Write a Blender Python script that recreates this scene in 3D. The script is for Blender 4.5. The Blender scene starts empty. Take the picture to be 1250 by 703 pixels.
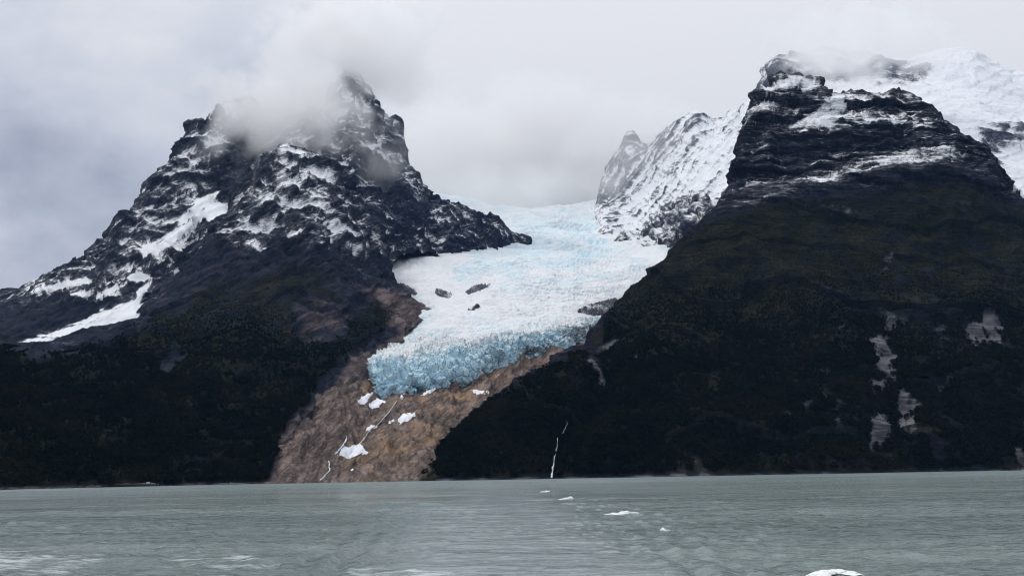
import bpy, math, random
import numpy as np
from mathutils import Matrix, Vector

rng = np.random.default_rng(7)
random.seed(7)
S = bpy.context.scene

# ------------------------------------------------------------------ camera
FPX, W0, H0 = 1340.0, 1250.0, 703.0          # focal length and frame in photograph pixels
PITCH, ROLL, CAM_Z = math.radians(9.64), math.radians(-1.0), 6.0
f_ = np.array([0, math.cos(PITCH), math.sin(PITCH)])
r0 = np.array([1.0, 0, 0]); u0 = np.array([0, -math.sin(PITCH), math.cos(PITCH)])
right_ = math.cos(ROLL) * r0 + math.sin(ROLL) * u0
up_ = -math.sin(ROLL) * r0 + math.cos(ROLL) * u0
CAM = np.array([0, 0, CAM_Z])
cd = bpy.data.cameras.new('camera'); cam = bpy.data.objects.new('camera', cd)
S.collection.objects.link(cam)
M = Matrix(((right_[0], up_[0], -f_[0], 0), (right_[1], up_[1], -f_[1], 0),
            (right_[2], up_[2], -f_[2], CAM_Z), (0, 0, 0, 1)))
cam.matrix_world = M
cd.sensor_width = 36; cd.lens = 36 * FPX / W0
cd.clip_start = 0.5; cd.clip_end = 60000
S.camera = cam

# ------------------------------------------------------------------ render / exposure
S.view_settings.view_transform = 'Standard'; S.view_settings.look = 'None'
S.view_settings.gamma = 1; S.view_settings.use_curve_mapping = False
S.view_settings.exposure = 0.0
S.render.engine = 'CYCLES'
cy = S.cycles
cy.use_denoising = True; cy.filter_width = 1.1
try: cy.denoiser = 'OPENIMAGEDENOISE'
except Exception: pass
cy.max_bounces = 10; cy.diffuse_bounces = 2; cy.glossy_bounces = 2
cy.volume_bounces = 6; cy.transparent_max_bounces = 8
cy.volume_step_rate = 1.0; cy.volume_max_steps = 256

# ------------------------------------------------------------------ node helper
class NT:
    def __init__(s, tree): s.t = tree; s.n = tree.nodes; s.l = tree.links
    def add(s, typ, **kw):
        n = s.n.new(typ)
        for k, v in kw.items(): setattr(n, k, v)
        return n
    def put(s, sock, v):
        if v is None: return
        if hasattr(v, 'is_output') or isinstance(v, bpy.types.NodeSocket): s.l.new(v, sock)
        else: sock.default_value = v
    def math(s, op, a, b=None, c=None, clamp=False):
        n = s.add('ShaderNodeMath', operation=op); n.use_clamp = clamp
        s.put(n.inputs[0], a)
        if b is not None: s.put(n.inputs[1], b)
        if c is not None: s.put(n.inputs[2], c)
        return n.outputs[0]
    def vmath(s, op, a, b=None):
        n = s.add('ShaderNodeVectorMath', operation=op)
        s.put(n.inputs[0], a)
        if b is not None: s.put(n.inputs[1], b)
        return n.outputs['Value'] if op in ('DOT_PRODUCT', 'LENGTH', 'DISTANCE') else n.outputs[0]
    def mapping(s, v, scale=(1, 1, 1), rot=(0, 0, 0), loc=(0, 0, 0)):
        n = s.add('ShaderNodeMapping')
        s.put(n.inputs['Vector'], v); n.inputs['Scale'].default_value = scale
        n.inputs['Rotation'].default_value = rot; n.inputs['Location'].default_value = loc
        return n.outputs[0]
    def noise(s, v, scale, detail=4, rough=0.55, dist=0.0, out='Fac'):
        n = s.add('ShaderNodeTexNoise')
        s.put(n.inputs['Vector'], v); n.inputs['Scale'].default_value = scale
        n.inputs['Detail'].default_value = detail; n.inputs['Roughness'].default_value = rough
        n.inputs['Distortion'].default_value = dist
        return n.outputs[out]
    def mapr(s, v, a, b, c=0.0, d=1.0, smooth=True):
        n = s.add('ShaderNodeMapRange', interpolation_type='SMOOTHSTEP' if smooth else 'LINEAR')
        s.put(n.inputs[0], v)
        for i, q in enumerate((a, b, c, d)): s.put(n.inputs[i + 1], q)
        return n.outputs[0]
    def mix(s, fac, a, b, blend='MIX'):
        n = s.add('ShaderNodeMix', data_type='RGBA', blend_type=blend)
        s.put(n.inputs[0], fac)
        for sock, v in ((n.inputs[6], a), (n.inputs[7], b)):
            if isinstance(v, tuple) and len(v) == 3: v = (*v, 1)
            s.put(sock, v)
        return n.outputs[2]
    def attr(s, name):
        n = s.add('ShaderNodeAttribute', attribute_name=name); return n.outputs['Fac']
    def bump(s, h, dist, strength=1.0, normal=None):
        n = s.add('ShaderNodeBump'); n.inputs['Distance'].default_value = dist
        n.inputs['Strength'].default_value = strength; s.put(n.inputs['Height'], h)
        if normal is not None: s.put(n.inputs['Normal'], normal)
        return n.outputs[0]

def new_mat(name):
    m = bpy.data.materials.new(name); m.use_nodes = True
    t = NT(m.node_tree)
    p = m.node_tree.nodes['Principled BSDF']
    return m, t, p

# ------------------------------------------------------------------ world: overcast sky, Nishita behind the cloud deck
SUN_EL, SUN_AZ = math.radians(58), math.radians(-70)   # azimuth from +Y towards +X
wd = bpy.data.worlds.new('World'); S.world = wd; wd.use_nodes = True
t = NT(wd.node_tree)
bg = t.n['Background']; bg.inputs['Strength'].default_value = 0.1
sky = t.add('ShaderNodeTexSky', sky_type='NISHITA'); sky.sun_disc = False
sky.sun_elevation = SUN_EL; sky.sun_rotation = SUN_AZ
tc = t.add('ShaderNodeTexCoord').outputs['Generated']
dirv = t.vmath('NORMALIZE', tc)
warp = t.noise(dirv, 3.0, 3, 0.5, out='Color')
dw = t.vmath('ADD', dirv, t.vmath('SCALE', t.vmath('SUBTRACT', warp, (0.5, 0.5, 0.5)), None))
t.n[-1].inputs[3].default_value = 0.12 if 'Scale' in [i.name for i in t.n[-1].inputs] else 0
for n in t.n:
    if n.type == 'VECT_MATH' and n.operation == 'SCALE': n.inputs['Scale'].default_value = 0.12
st = t.mapping(dw, scale=(1.0, 1.0, 1.7), loc=(0.37, 0.1, 0.62))
big = t.noise(st, 2.6, 5, 0.48)
fine = t.noise(st, 6.0, 7, 0.56)
sx = t.add('ShaderNodeSeparateXYZ'); t.put(sx.inputs[0], dirv)
side = t.mapr(sx.outputs[0], -0.55, 0.25, 0.0, 1.0)
low = t.mapr(sx.outputs[2], 0.10, 0.36, 0.0, 1.0)
v = t.math('MULTIPLY_ADD', t.math('SUBTRACT', big, 0.5), 2.2, 0.86)
v = t.math('MULTIPLY_ADD', t.math('SUBTRACT', fine, 0.5), 1.5, v)
v = t.math('MULTIPLY_ADD', side, 0.10, v)
v = t.math('MULTIPLY_ADD', t.math('SUBTRACT', low, 1.0), 0.42, v, clamp=True)
cr = t.add('ShaderNodeValToRGB'); t.put(cr.inputs[0], v)
e = cr.color_ramp.elements
e[0].position = 0.05; e[0].color = (0.34, 0.37, 0.475, 1)
e[1].position = 0.95; e[1].color = (0.74, 0.755, 0.80, 1)
k = e.new(0.50); k.color = (0.57, 0.605, 0.695, 1)
# overcast skies are brighter overhead than near the horizon
cie = t.mapr(sx.outputs[2], 0.30, 1.0, 10.0, 15.0, smooth=False)
cl = t.vmath('SCALE', cr.outputs[0]); t.put(t.n[-1].inputs['Scale'], cie)
cover = t.mapr(t.noise(st, 3.4, 4, 0.5), 0.18, 0.34, 0.75, 1.0)
t.put(bg.inputs['Color'], t.mix(cover, sky.outputs[0], cl))

# ------------------------------------------------------------------ sun (behind thin cloud)
sd = bpy.data.lights.new('sun', 'SUN'); sun = bpy.data.objects.new('sun', sd)
S.collection.objects.link(sun)
sd.energy = 1.3; sd.angle = math.radians(12); sd.color = (1.0, 0.95, 0.87)
sv = Vector((math.cos(SUN_EL) * math.sin(SUN_AZ), math.cos(SUN_EL) * math.cos(SUN_AZ), math.sin(SUN_EL)))
sun.rotation_euler = (-sv).to_track_quat('-Z', 'Y').to_euler()
sun.location = sv * 9000

# ------------------------------------------------------------------ geometry toolbox
def unproj(px, py, y):
    """world point at depth y (metres from the boat) seen in photograph pixel px,py"""
    px, py, y = np.broadcast_arrays(np.asarray(px, float), np.asarray(py, float), np.asarray(y, float))
    d = f_ + right_ * ((px - W0 / 2) / FPX)[..., None] + up_ * ((H0 / 2 - py) / FPX)[..., None]
    return CAM + d * (y / d[..., 1])[..., None]

def proj(P):
    d = P - CAM; z = d @ f_
    return W0 / 2 + FPX * (d @ right_) / z, H0 / 2 - FPX * (d @ up_) / z

_perm = np.random.default_rng(3).permutation(4096).astype(np.int64)
_grad = np.random.default_rng(4).normal(size=(4096, 3)).astype(np.float32)
_grad /= np.linalg.norm(_grad, axis=1, keepdims=True)
_rand = np.random.default_rng(5).random((4096, 4)).astype(np.float32)
def _h(i, j, k): return _perm[(_perm[(_perm[i & 4095] + j) & 4095] + k) & 4095]
def gn(P):
    i = np.floor(P).astype(np.int64); f = (P - i).astype(np.float32)
    u = f * f * f * (f * (f * 6 - 15) + 10)
    out = 0
    for dx in (0, 1):
        wx = u[:, 0] if dx else 1 - u[:, 0]
        for dy in (0, 1):
            wy = u[:, 1] if dy else 1 - u[:, 1]
            for dz in (0, 1):
                wz = u[:, 2] if dz else 1 - u[:, 2]
                g = _grad[_h(i[:, 0] + dx, i[:, 1] + dy, i[:, 2] + dz)]
                out = out + wx * wy * wz * (g[:, 0] * (f[:, 0] - dx) + g[:, 1] * (f[:, 1] - dy) + g[:, 2] * (f[:, 2] - dz))
    return out * 1.6
def fbm(P, wl, octs, gain=0.5, ridged=False, off=0.0):
    a, s, o = 1.0, 0.0, 0
    P = P / wl + off
    for k in range(octs):
        n = gn(P)
        if ridged: n = 1 - 2 * np.abs(n)
        o = o + a * n; s += a; a *= gain; P = P * 2.03 + 17.3
    return o / s
def worley(P2, cell):
    """2-D cells: distance to nearest, second nearest, random id values"""
    Q = P2 / cell; b = np.floor(Q).astype(np.int64)
    d1 = np.full(len(Q), 9.0); d2 = d1.copy(); rid = np.zeros((len(Q), 4), np.float32)
    for dx in (-1, 0, 1):
        for dy in (-1, 0, 1):
            h = _h(b[:, 0] + dx, b[:, 1] + dy, np.zeros_like(b[:, 0]) + 5); rr = _rand[h]
            d = np.hypot(b[:, 0] + dx + rr[:, 0] - Q[:, 0], b[:, 1] + dy + rr[:, 1] - Q[:, 1])
            m = d < d1
            d2 = np.where(m, d1, np.minimum(d2, d)); rid[m] = rr[m]; d1 = np.where(m, d, d1)
    return d1, d2, rid

def sstep(x, a, b):
    q = np.clip((x - a) / (b - a), 0, 1); return q * q * (3 - 2 * q)

def sdf(px, py, poly):
    """signed pixel distance, positive inside"""
    P = np.array(poly, float); out = np.full(len(px), -60.0)
    m = (px > P[:, 0].min() - 60) & (px < P[:, 0].max() + 60) & (py > P[:, 1].min() - 60) & (py < P[:, 1].max() + 60)
    x, y = px[m], py[m]
    d = np.full(len(x), 1e9); ins = np.zeros(len(x), bool)
    for a, b in zip(P, np.roll(P, -1, axis=0)):
        e = b - a; L = e @ e + 1e-9
        tt = np.clip(((x - a[0]) * e[0] + (y - a[1]) * e[1]) / L, 0, 1)
        d = np.minimum(d, np.hypot(x - a[0] - tt * e[0], y - a[1] - tt * e[1]))
        c = (a[1] > y) != (b[1] > y)
        with np.errstate(divide='ignore', invalid='ignore'):
            xx = (b[0] - a[0]) * (y - a[1]) / (b[1] - a[1]) + a[0]
        ins ^= c & (x < xx)
    out[m] = np.where(ins, d, -d)
    return out
def wob(P, amp=6.0, wl=45.0, off=0.0):
    return amp * fbm(P, wl, 4, 0.55, off=off + 200), amp * fbm(P, wl, 4, 0.55, off=off + 230)
def soft(px, py, polys, w):
    """0..1 field, 1 inside any polygon, fading over +-w pixels"""
    o = np.zeros(len(px))
    for p in polys: o = np.maximum(o, sstep(sdf(px, py, p), -w, w))
    return o

def mesh_obj(name, verts, faces, mat, parent=None, smooth=True, attrs=None):
    me = bpy.data.meshes.new(name)
    verts = np.ascontiguousarray(verts, np.float32); faces = np.ascontiguousarray(faces, np.int32)
    k = faces.shape[1]
    me.vertices.add(len(verts)); me.vertices.foreach_set('co', verts.ravel())
    me.loops.add(faces.size); me.loops.foreach_set('vertex_index', faces.ravel())
    me.polygons.add(len(faces)); me.polygons.foreach_set('loop_start', np.arange(0, faces.size, k, dtype=np.int32))
    me.update(calc_edges=True)
    me.polygons.foreach_set('use_smooth', np.full(len(faces), smooth, dtype=bool))
    for an, av in (attrs or {}).items():
        at = me.attributes.new(an, 'FLOAT', 'POINT'); at.data.foreach_set('value', np.ascontiguousarray(av, np.float32))
    me.materials.append(mat)
    o = bpy.data.objects.new(name, me); S.collection.objects.link(o)
    if parent: o.parent = parent
    return o
def tag(o, label=None, cat=None, group=None, kind=None):
    if label: o['label'] = label
    if cat: o['category'] = cat
    if group: o['group'] = group
    if kind: o['kind'] = kind
    return o
def empty(name, loc=(0, 0, 0)):
    o = bpy.data.objects.new(name, None); S.collection.objects.link(o); o.location = loc
    o.empty_display_size = 50
    return o

def pchip(t, Y, tn):
    """monotone cubic along axis 0"""
    d = (Y[1:] - Y[:-1]); m = np.zeros_like(Y)
    a, b = d[:-1], d[1:]
    with np.errstate(divide='ignore', invalid='ignore'):
        hm = np.where(a * b > 0, 2 * a * b / (a + b), 0)
    m[1:-1] = hm; m[0] = d[0]; m[-1] = d[-1]
    i = np.clip(np.floor(tn).astype(int), 0, len(t) - 2); u = (tn - i)[:, None]
    h00 = 2 * u**3 - 3 * u**2 + 1; h10 = u**3 - 2 * u**2 + u; h01 = -2 * u**3 + 3 * u**2; h11 = u**3 - u**2
    return h00 * Y[i] + h10 * m[i] + h01 * Y[i + 1] + h11 * m[i + 1]

PATCH = {}
def grid_faces(nr, nc):
    a = (np.arange(nr - 1)[:, None] * nc + np.arange(nc - 1)[None]).ravel()
    return np.stack([a, a + 1, a + nc + 1, a + nc], 1)
def normals(P, nr, nc):
    G = P.reshape(nr, nc, 3)
    du = np.gradient(G, axis=1); dv = np.gradient(G, axis=0)
    n = np.cross(du, dv).reshape(-1, 3)
    n /= np.linalg.norm(n, axis=1, keepdims=True) + 1e-9
    return n
def patch(name, rows, x0, x1, stepx=1.3, stepy=1.3, back=None, maxseg=160):
    """surface through feature lines: each row is a list of (px, py, metres from the boat), front to back"""
    xs = np.linspace(x0, x1, int((x1 - x0) / stepx) + 1)
    R = []
    for row in rows:
        a = np.array(row, float)
        R.append((np.interp(xs, a[:, 0], a[:, 1]), np.interp(xs, a[:, 0], a[:, 2])))
    if back: 
        for dpy, dy in back: R.append((R[-1][0] + dpy, R[-1][1] + dy))
    PY = np.array([q[0] for q in R]); YY = np.array([q[1] for q in R])
    PTS = unproj(xs[None], PY, YY)                       # rows x cols x 3
    tn = []
    for i in range(len(R) - 1):
        L = np.percentile(np.abs(PY[i + 1] - PY[i]) + 0.02 * np.abs(YY[i + 1] - YY[i]), 85)
        if back and i >= len(rows) - 1: L = 14
        n = int(np.clip(L / stepy, 2, maxseg)); tn += list(i + np.arange(n) / n)
    tn = np.array(tn + [len(R) - 1.0])
    P = pchip(np.arange(len(R)), PTS.reshape(len(R), -1), tn).reshape(-1, 3)
    d = dict(nr=len(tn), nc=len(xs), P=P, t=np.repeat(tn, len(xs)), name=name)
    d['N'] = normals(P, d['nr'], d['nc'])
    PATCH[name] = d
    return d

def strata(P, direction, spacing, warp_wl, warp_amp, off=0.0):
    """0..1 ledge profile: a step then a riser, along a dipping direction"""
    dv = np.array(direction, float); dv /= np.linalg.norm(dv)
    s = P @ dv + warp_amp * fbm(P, warp_wl, 3, off=off)
    q = s / spacing; w = q - np.floor(q)
    idx = np.floor(q).astype(np.int64)
    amp = _rand[(idx * 37 + 11) & 4095, 0]
    return (1 - w) ** 1.5 * (0.35 + 0.65 * amp)
def ledges(P, beds, off=0.0):
    """stacked ledges for several bedding sets (direction, spacing, depth): displacement and where snow lodges on the treads"""
    D = 0; Sn = 0
    for k, (bd, sp, dep) in enumerate(beds):
        dv = np.array(bd, float); dv /= np.linalg.norm(dv)
        q = (P @ dv + sp * 0.9 * fbm(P, sp * 4.5, 5, 0.5, off=off + 7 * k)) / sp
        w = q - np.floor(q); idx = np.floor(q).astype(np.int64)
        br = fbm(P, sp * 2.6, 4, off=off + 7 * k + 3)                  # ledges fade in and out along their length
        a = np.clip(0.25 + 0.9 * _rand[(idx * 37 + 11 + 5 * k) & 4095, 0] + 1.2 * br, 0.05, 1.4)
        D = D + dep * a * ((1 - w) ** 1.4 * sstep(w, 0.0, 0.10) - 0.4)
        Sn = np.maximum(Sn, a * sstep(w, 0.02, 0.10) * (1 - sstep(w, 0.22, 0.62)))
    return D, Sn
def hollow(d, disp, k=5, scale=8.0):
    """positive in gullies and hollows, negative on ribs"""
    G = disp.reshape(d['nr'], d['nc']); B = G.copy()
    for ax in (0, 1):
        acc = 0
        for q in range(-k, k + 1): acc = acc + np.roll(B, q, axis=ax)
        B = acc / (2 * k + 1)
    return np.clip((B - G) / scale, -1, 1).ravel()
def rough_rock(P, A, wl, octs=7, off=0.0):
    w = np.stack([fbm(P, wl * 0.8, 2, off=off + 3.1), fbm(P, wl * 0.8, 2, off=off + 9.7), fbm(P, wl * 0.8, 2, off=off + 5.2)], 1)
    return A * (fbm(P + w * wl * 0.35, wl, octs, 0.56, ridged=True, off=off) - 0.15)

def finish(d, mat, parent=None, attrs=None, name=None):
    d['N'] = normals(d['P'], d['nr'], d['nc'])
    d['px'], d['py'] = proj(d['P'])
    o = mesh_obj(name or d['name'], d['P'], grid_faces(d['nr'], d['nc']), mat, parent, True, attrs)
    d['obj'] = o
    return o

# ------------------------------------------------------------------ materials
def rock_material(name, rock_a, rock_b, warm, veg_a, veg_b, bed=(0, 0, 1), stretch=5.0, thr=0.50, bump=6.0, fine=1.0, snowcol=(0.86, 0.885, 0.93), nse=0.85, dusting=0.45, cracks=0.55):
    """bare rock with ledge-hung snow (attribute snow), low scrub (attribute veg) and iron-stained rock (attribute warm)"""
    m, t, p = new_mat(name)
    g = t.add('ShaderNodeNewGeometry'); pos = g.outputs['Position']
    b = Vector(bed).normalized(); a = b.orthogonal().normalized(); c_ = b.cross(a)
    cb = t.add('ShaderNodeCombineXYZ')
    t.put(cb.inputs[0], t.vmath('DOT_PRODUCT', pos, tuple(a / stretch)))
    t.put(cb.inputs[1], t.vmath('DOT_PRODUCT', pos, tuple(c_ / stretch)))
    t.put(cb.inputs[2], t.vmath('DOT_PRODUCT', pos, tuple(b)))
    ps = cb.outputs[0]
    n1 = t.noise(ps, 0.075 * fine, 9, 0.66, 0.12)
    n2 = t.noise(pos, 0.016 * fine, 9, 0.62)
    n3 = t.noise(pos, 0.10 * fine, 7, 0.66)
    cr = t.math('ABSOLUTE', t.math('SUBTRACT', t.noise(ps, 0.06 * fine, 6, 0.62, 0.15), 0.5))
    crack = t.mapr(cr, 0.0, 0.07)
    h = t.math('ADD', t.math('MULTIPLY', n1, 1.4), t.math('MULTIPLY', n3, 0.8))
    h = t.math('ADD', h, t.math('MULTIPLY', crack, 0.25))
    bn = t.bump(h, bump * 2.2, 1.0)
    nz = t.vmath('DOT_PRODUCT', bn, (0.0, 0.10, 1.0))
    ng = t.vmath('DOT_PRODUCT', g.outputs['Normal'], (0.0, 0.0, 1.0))
    sn = t.math('ADD', t.math('MULTIPLY', t.math('SUBTRACT', ng, 0.55), 0.35), t.math('MULTIPLY', t.math('SUBTRACT', nz, 0.5), 0.22))
    sn = t.math('ADD', sn, t.math('MULTIPLY', t.math('SUBTRACT', n1, 0.5), nse))
    sn = t.math('ADD', sn, t.math('MULTIPLY', t.math('SUBTRACT', n3, 0.5), nse * 0.55))
    sn = t.math('ADD', sn, t.attr('snow'))
    sf = t.mapr(sn, thr - 0.09, thr + 0.09)
    dust = t.math('MULTIPLY', t.mapr(sn, thr - 0.55, thr + 0.05), t.mapr(t.noise(ps, 0.35 * fine, 4, 0.7), 0.42, 0.72, 0.0, dusting))
    sf = t.math('MAXIMUM', sf, dust)
    rk = t.mix(t.mapr(t.math('ADD', t.math('MULTIPLY', n1, 0.6), t.math('MULTIPLY', n3, 0.4)), 0.34, 0.66), rock_a, rock_b)
    rk = t.mix(t.mapr(t.math('ADD', t.attr('warm'), t.math('MULTIPLY', t.math('SUBTRACT', n2, 0.5), 1.6)), 0.25, 0.9), rk,
               t.mix(t.mapr(n1, 0.3, 0.7), tuple(c * 0.45 for c in warm), warm))
    rk = t.mix(t.math('MULTIPLY', t.math('SUBTRACT', 1.0, crack), cracks), rk, tuple(c * 0.35 for c in rock_a))
    vg = t.mix(t.mapr(t.noise(pos, 0.02, 7, 0.65), 0.35, 0.7), veg_a, veg_b)
    vf = t.math('ADD', t.attr('veg'), t.math('MULTIPLY', t.math('SUBTRACT', n2, 0.5), 1.4))
    vf = t.math('ADD', vf, t.math('MULTIPLY', t.math('SUBTRACT', n3, 0.5), 0.9))
    vf = t.math('ADD', vf, t.math('MULTIPLY', t.math('SUBTRACT', nz, 0.6), 0.5))
    c = t.mix(t.mapr(vf, 0.36, 0.60), rk, vg)
    c = t.mix(sf, c, snowcol)
    t.put(p.inputs['Base Color'], c)
    t.put(p.inputs['Normal'], t.bump(h, bump, 0.8))
    t.put(p.inputs['Roughness'], t.mapr(sf, 0, 1, 0.85, 0.6))
    p.inputs['Specular IOR Level'].default_value = 0.04
    return m

VEG_A, VEG_B = (0.006, 0.009, 0.006), (0.020, 0.020, 0.011)
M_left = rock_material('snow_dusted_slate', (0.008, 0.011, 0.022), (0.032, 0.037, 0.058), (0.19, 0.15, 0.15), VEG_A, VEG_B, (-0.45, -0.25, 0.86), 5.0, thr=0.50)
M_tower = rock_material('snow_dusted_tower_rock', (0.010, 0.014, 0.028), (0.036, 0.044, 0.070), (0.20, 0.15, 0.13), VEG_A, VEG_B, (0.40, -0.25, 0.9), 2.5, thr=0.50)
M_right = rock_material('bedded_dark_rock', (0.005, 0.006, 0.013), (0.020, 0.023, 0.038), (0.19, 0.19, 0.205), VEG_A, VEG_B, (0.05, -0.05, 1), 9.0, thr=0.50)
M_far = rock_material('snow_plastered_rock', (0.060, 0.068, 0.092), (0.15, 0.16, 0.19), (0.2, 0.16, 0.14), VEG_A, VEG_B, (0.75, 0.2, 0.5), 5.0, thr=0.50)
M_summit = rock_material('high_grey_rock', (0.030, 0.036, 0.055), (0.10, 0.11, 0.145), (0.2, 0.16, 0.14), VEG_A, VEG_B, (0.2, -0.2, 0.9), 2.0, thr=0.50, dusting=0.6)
M_apron = rock_material('ice_scoured_brown_rock', (0.045, 0.037, 0.037), (0.30, 0.235, 0.205), (0.41, 0.275, 0.17), VEG_A, VEG_B, (-0.5, -0.3, 0.75), 8.0, thr=2.6, bump=6.0, fine=1.6, cracks=0.45)

def snow_material():
    m, t, p = new_mat('old_snow')
    pos = t.add('ShaderNodeNewGeometry').outputs['Position']
    n = t.noise(pos, 0.05, 8, 0.6)
    t.put(p.inputs['Base Color'], t.mix(t.mapr(n, 0.3, 0.7), (0.70, 0.73, 0.80), (0.86, 0.88, 0.91)))
    t.put(p.inputs['Normal'], t.bump(n, 3.0, 0.5)); p.inputs['Roughness'].default_value = 0.65
    p.inputs['Specular IOR Level'].default_value = 0.15
    return m
M_snow = snow_material()

def ice_material():
    m, t, p = new_mat('glacier_ice')
    g = t.add('ShaderNodeNewGeometry'); pos = g.outputs['Position']
    n1 = t.noise(t.mapping(pos, scale=(0.8, 0.6, 1.3)), 0.10, 8, 0.66, 0.3)
    n2 = t.noise(pos, 0.010, 5, 0.55)
    vor = t.add('ShaderNodeTexVoronoi', feature='DISTANCE_TO_EDGE'); t.put(vor.inputs['Vector'], t.mapping(t.vmath('ADD', pos, t.vmath('MULTIPLY', t.noise(pos, 0.04, 3, out='Color'), (26, 26, 26))), scale=(1, 0.55, 0.55)))
    vor.inputs['Scale'].default_value = 0.075
    crack = t.mapr(vor.outputs['Distance'], 0.0, 0.16)
    h = t.math('ADD', t.math('MULTIPLY', n1, 1.2), t.math('MULTIPLY', crack, t.math('MULTIPLY', t.attr('cracks'), 1.6)))
    bn = t.bump(h, 5.0, 1.0)
    nz = t.vmath('DOT_PRODUCT', bn, (0, 0, 1))
    blue = t.math('ADD', t.attr('blue'), t.math('MULTIPLY', t.math('SUBTRACT', 0.74, nz), 1.0))
    blue = t.math('ADD', blue, t.math('MULTIPLY', t.math('SUBTRACT', n2, 0.5), 2.2))
    blue = t.math('ADD', blue, t.math('MULTIPLY', t.math('SUBTRACT', n1, 0.5), 2.4))
    blue = t.math('ADD', blue, t.math('MULTIPLY', t.math('SUBTRACT', 0.7, crack), t.attr('cracks')))
    col = t.mix(t.mapr(blue, 0.0, 0.85), (0.82, 0.84, 0.87), (0.62, 0.81, 0.89))
    col = t.mix(t.mapr(blue, 0.75, 1.60), col, (0.55, 0.82, 0.97))
    dirt = t.math('ADD', t.attr('dirt'), t.math('MULTIPLY', t.math('SUBTRACT', n1, 0.5), 1.6))
    col = t.mix(t.mapr(dirt, 0.45, 0.85), col, (0.13, 0.115, 0.115))
    t.put(p.inputs['Base Color'], col)
    t.put(p.inputs['Normal'], t.bump(h, 8.0, 0.9)); p.inputs['Roughness'].default_value = 0.55
    p.inputs['Specular IOR Level'].default_value = 0.25
    return m
M_ice = ice_material()

# ------------------------------------------------------------------ terrain: feature lines, front to back
mtn_left = tag(empty('mountain_left', (-700, 2500, 0)), 'dark snow-dusted mountain with a cloud-wrapped rock tower left of the glacier', None, None, 'structure')
mtn_right = tag(empty('mountain_right', (700, 2000, 0)), 'dark forested mountain with banded cliffs right of the glacier', None, None, 'structure')

def attach(o, par):
    o.parent = par; o.matrix_parent_inverse = Matrix.Translation(-par.location)

# --- left spur: forested foothill and the domed front ridge
tail = [(480, 351, 2760), (525, 379, 2700), (580, 400, 2850)]
spur_rows = [
 [(-160,612,1050),(0,603,1120),(200,598,1330),(330,595,1420),(360,592,1480),(420,560,1800),(460,530,2050),(500,480,2350),(580,460,2650)],
 [(-160,560,1250),(0,550,1290),(200,545,1480),(330,545,1560),(360,530,1640),(400,490,1900),(450,455,2150),(500,430,2420),(580,425,2700)],
 [(-160,500,1500),(0,490,1500),(200,480,1750),(330,470,1850),(400,450,2050),(450,425,2250),(500,405,2480),(580,405,2740)],
 [(-160,455,1850),(0,450,1800),(100,435,1950),(200,415,2100),(280,395,2150),(330,390,2200),(400,390,2300),(450,385,2450),(500,378,2560),(525,390,2620),(580,402,2780)],
 [(-160,432,2150),(0,428,2100),(60,434,2150),(120,416,2250),(170,399,2350),(220,368,2450),(262,340,2500),(300,328,2520),(340,312,2540),(380,308,2560),(410,328,2580),(430,342,2580),(455,352,2600),(490,362,2620),(525,381,2660),(580,401,2800)],
 [(-160,431,2250),(0,427,2200),(60,432,2250),(120,413,2320),(170,395,2420),(200,367,2560),(230,341,2620),(262,300,2680),(290,290,2700),(330,280,2720),(380,278,2740),(420,295,2760),(450,330,2740),(470,348,2720),(500,364,2680),(525,380,2690),(580,400,2830)],
 [(-160,430,2300),(0,426,2250),(60,431,2300),(120,412,2350),(170,393,2440),(200,364,2590),(230,337,2660),(262,294,2760),(285,262,2880),(310,240,2920),(350,225,2950),(390,235,2960),(420,262,2960),(450,305,2900),(465,330,2800),(480,352,2740),(525,379,2695),(580,400,2850)],
 [(-160,430,2320),(0,426,2270),(60,431,2320),(120,412,2370),(170,392,2450),(200,363,2600),(230,336,2680),(262,293,2780),(283,258,2960),(300,236,3040),(330,206,3120),(348,184,3180),(370,187,3180),(400,200,3160),(412,232,3120),(440,262,3060),(460,298,2960),(466,324,2850)] + tail]
d = patch('rock_spur', spur_rows, -160, 580, back=[(45, 160), (130, 300)])
P, N = d['P'], d['N']; px, py = proj(P)
hi = sstep(-py, -370, -320)                                  # rocky upper part
LD, LS = ledges(P, [((-0.45, -0.25, 0.86), 58, 13), ((-0.40, -0.25, 0.86), 22, 6), ((-0.5, -0.2, 0.8), 9, 2.5)], 2.0)
disp = hi * (rough_rock(P, 62, 190, 10, 1.3) + LD)
conc = hollow(spur_d := d, disp)
disp += (1 - hi) * (38 * fbm(P, 260, 8, 0.55, ridged=True, off=4.0) - 11 + 12 * strata(P, (-0.3, -0.3, 0.9), 55, 260, 60, 6.0) + 3 * fbm(P, 22, 3, off=8))
shore = sstep(P[:, 2], -6, 40); disp = disp * (0.35 + 0.65 * shore)
d['P'] = P + N * disp[:, None]
px, py = proj(d['P']); jx, jy = wob(d['P']); px, py = px + jx, py + jy
vegp = [[(-260,424),(20,424),(45,436),(110,428),(150,404),(174,390),(225,368),(250,340),(290,335),(335,326),(372,316),(398,330),(410,350),(432,366),(452,360),(478,366),(488,384),(478,402),(455,418),(432,432),(394,462),(350,518),(334,560),(322,660),(-260,660)]]
bare = [[(362,372),(398,358),(428,385),(420,412),(388,425),(368,405)], [(425,330),(445,362),(442,380),(430,372),(418,345)], [(190,440),(215,415),(222,440),(200,465)]]
exp_ = sstep(fbm(d['P'] * np.array([1, 1, 0.45]), 90, 6, 0.58, ridged=True, off=15) + 0.25 * sstep(-py, -440, -360), 0.42, 0.72)
veg = soft(px, py, vegp, 14) - 0.75 * soft(px, py, bare, 14) - 0.42 * exp_ * sstep(-py, -500, -400)
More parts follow.
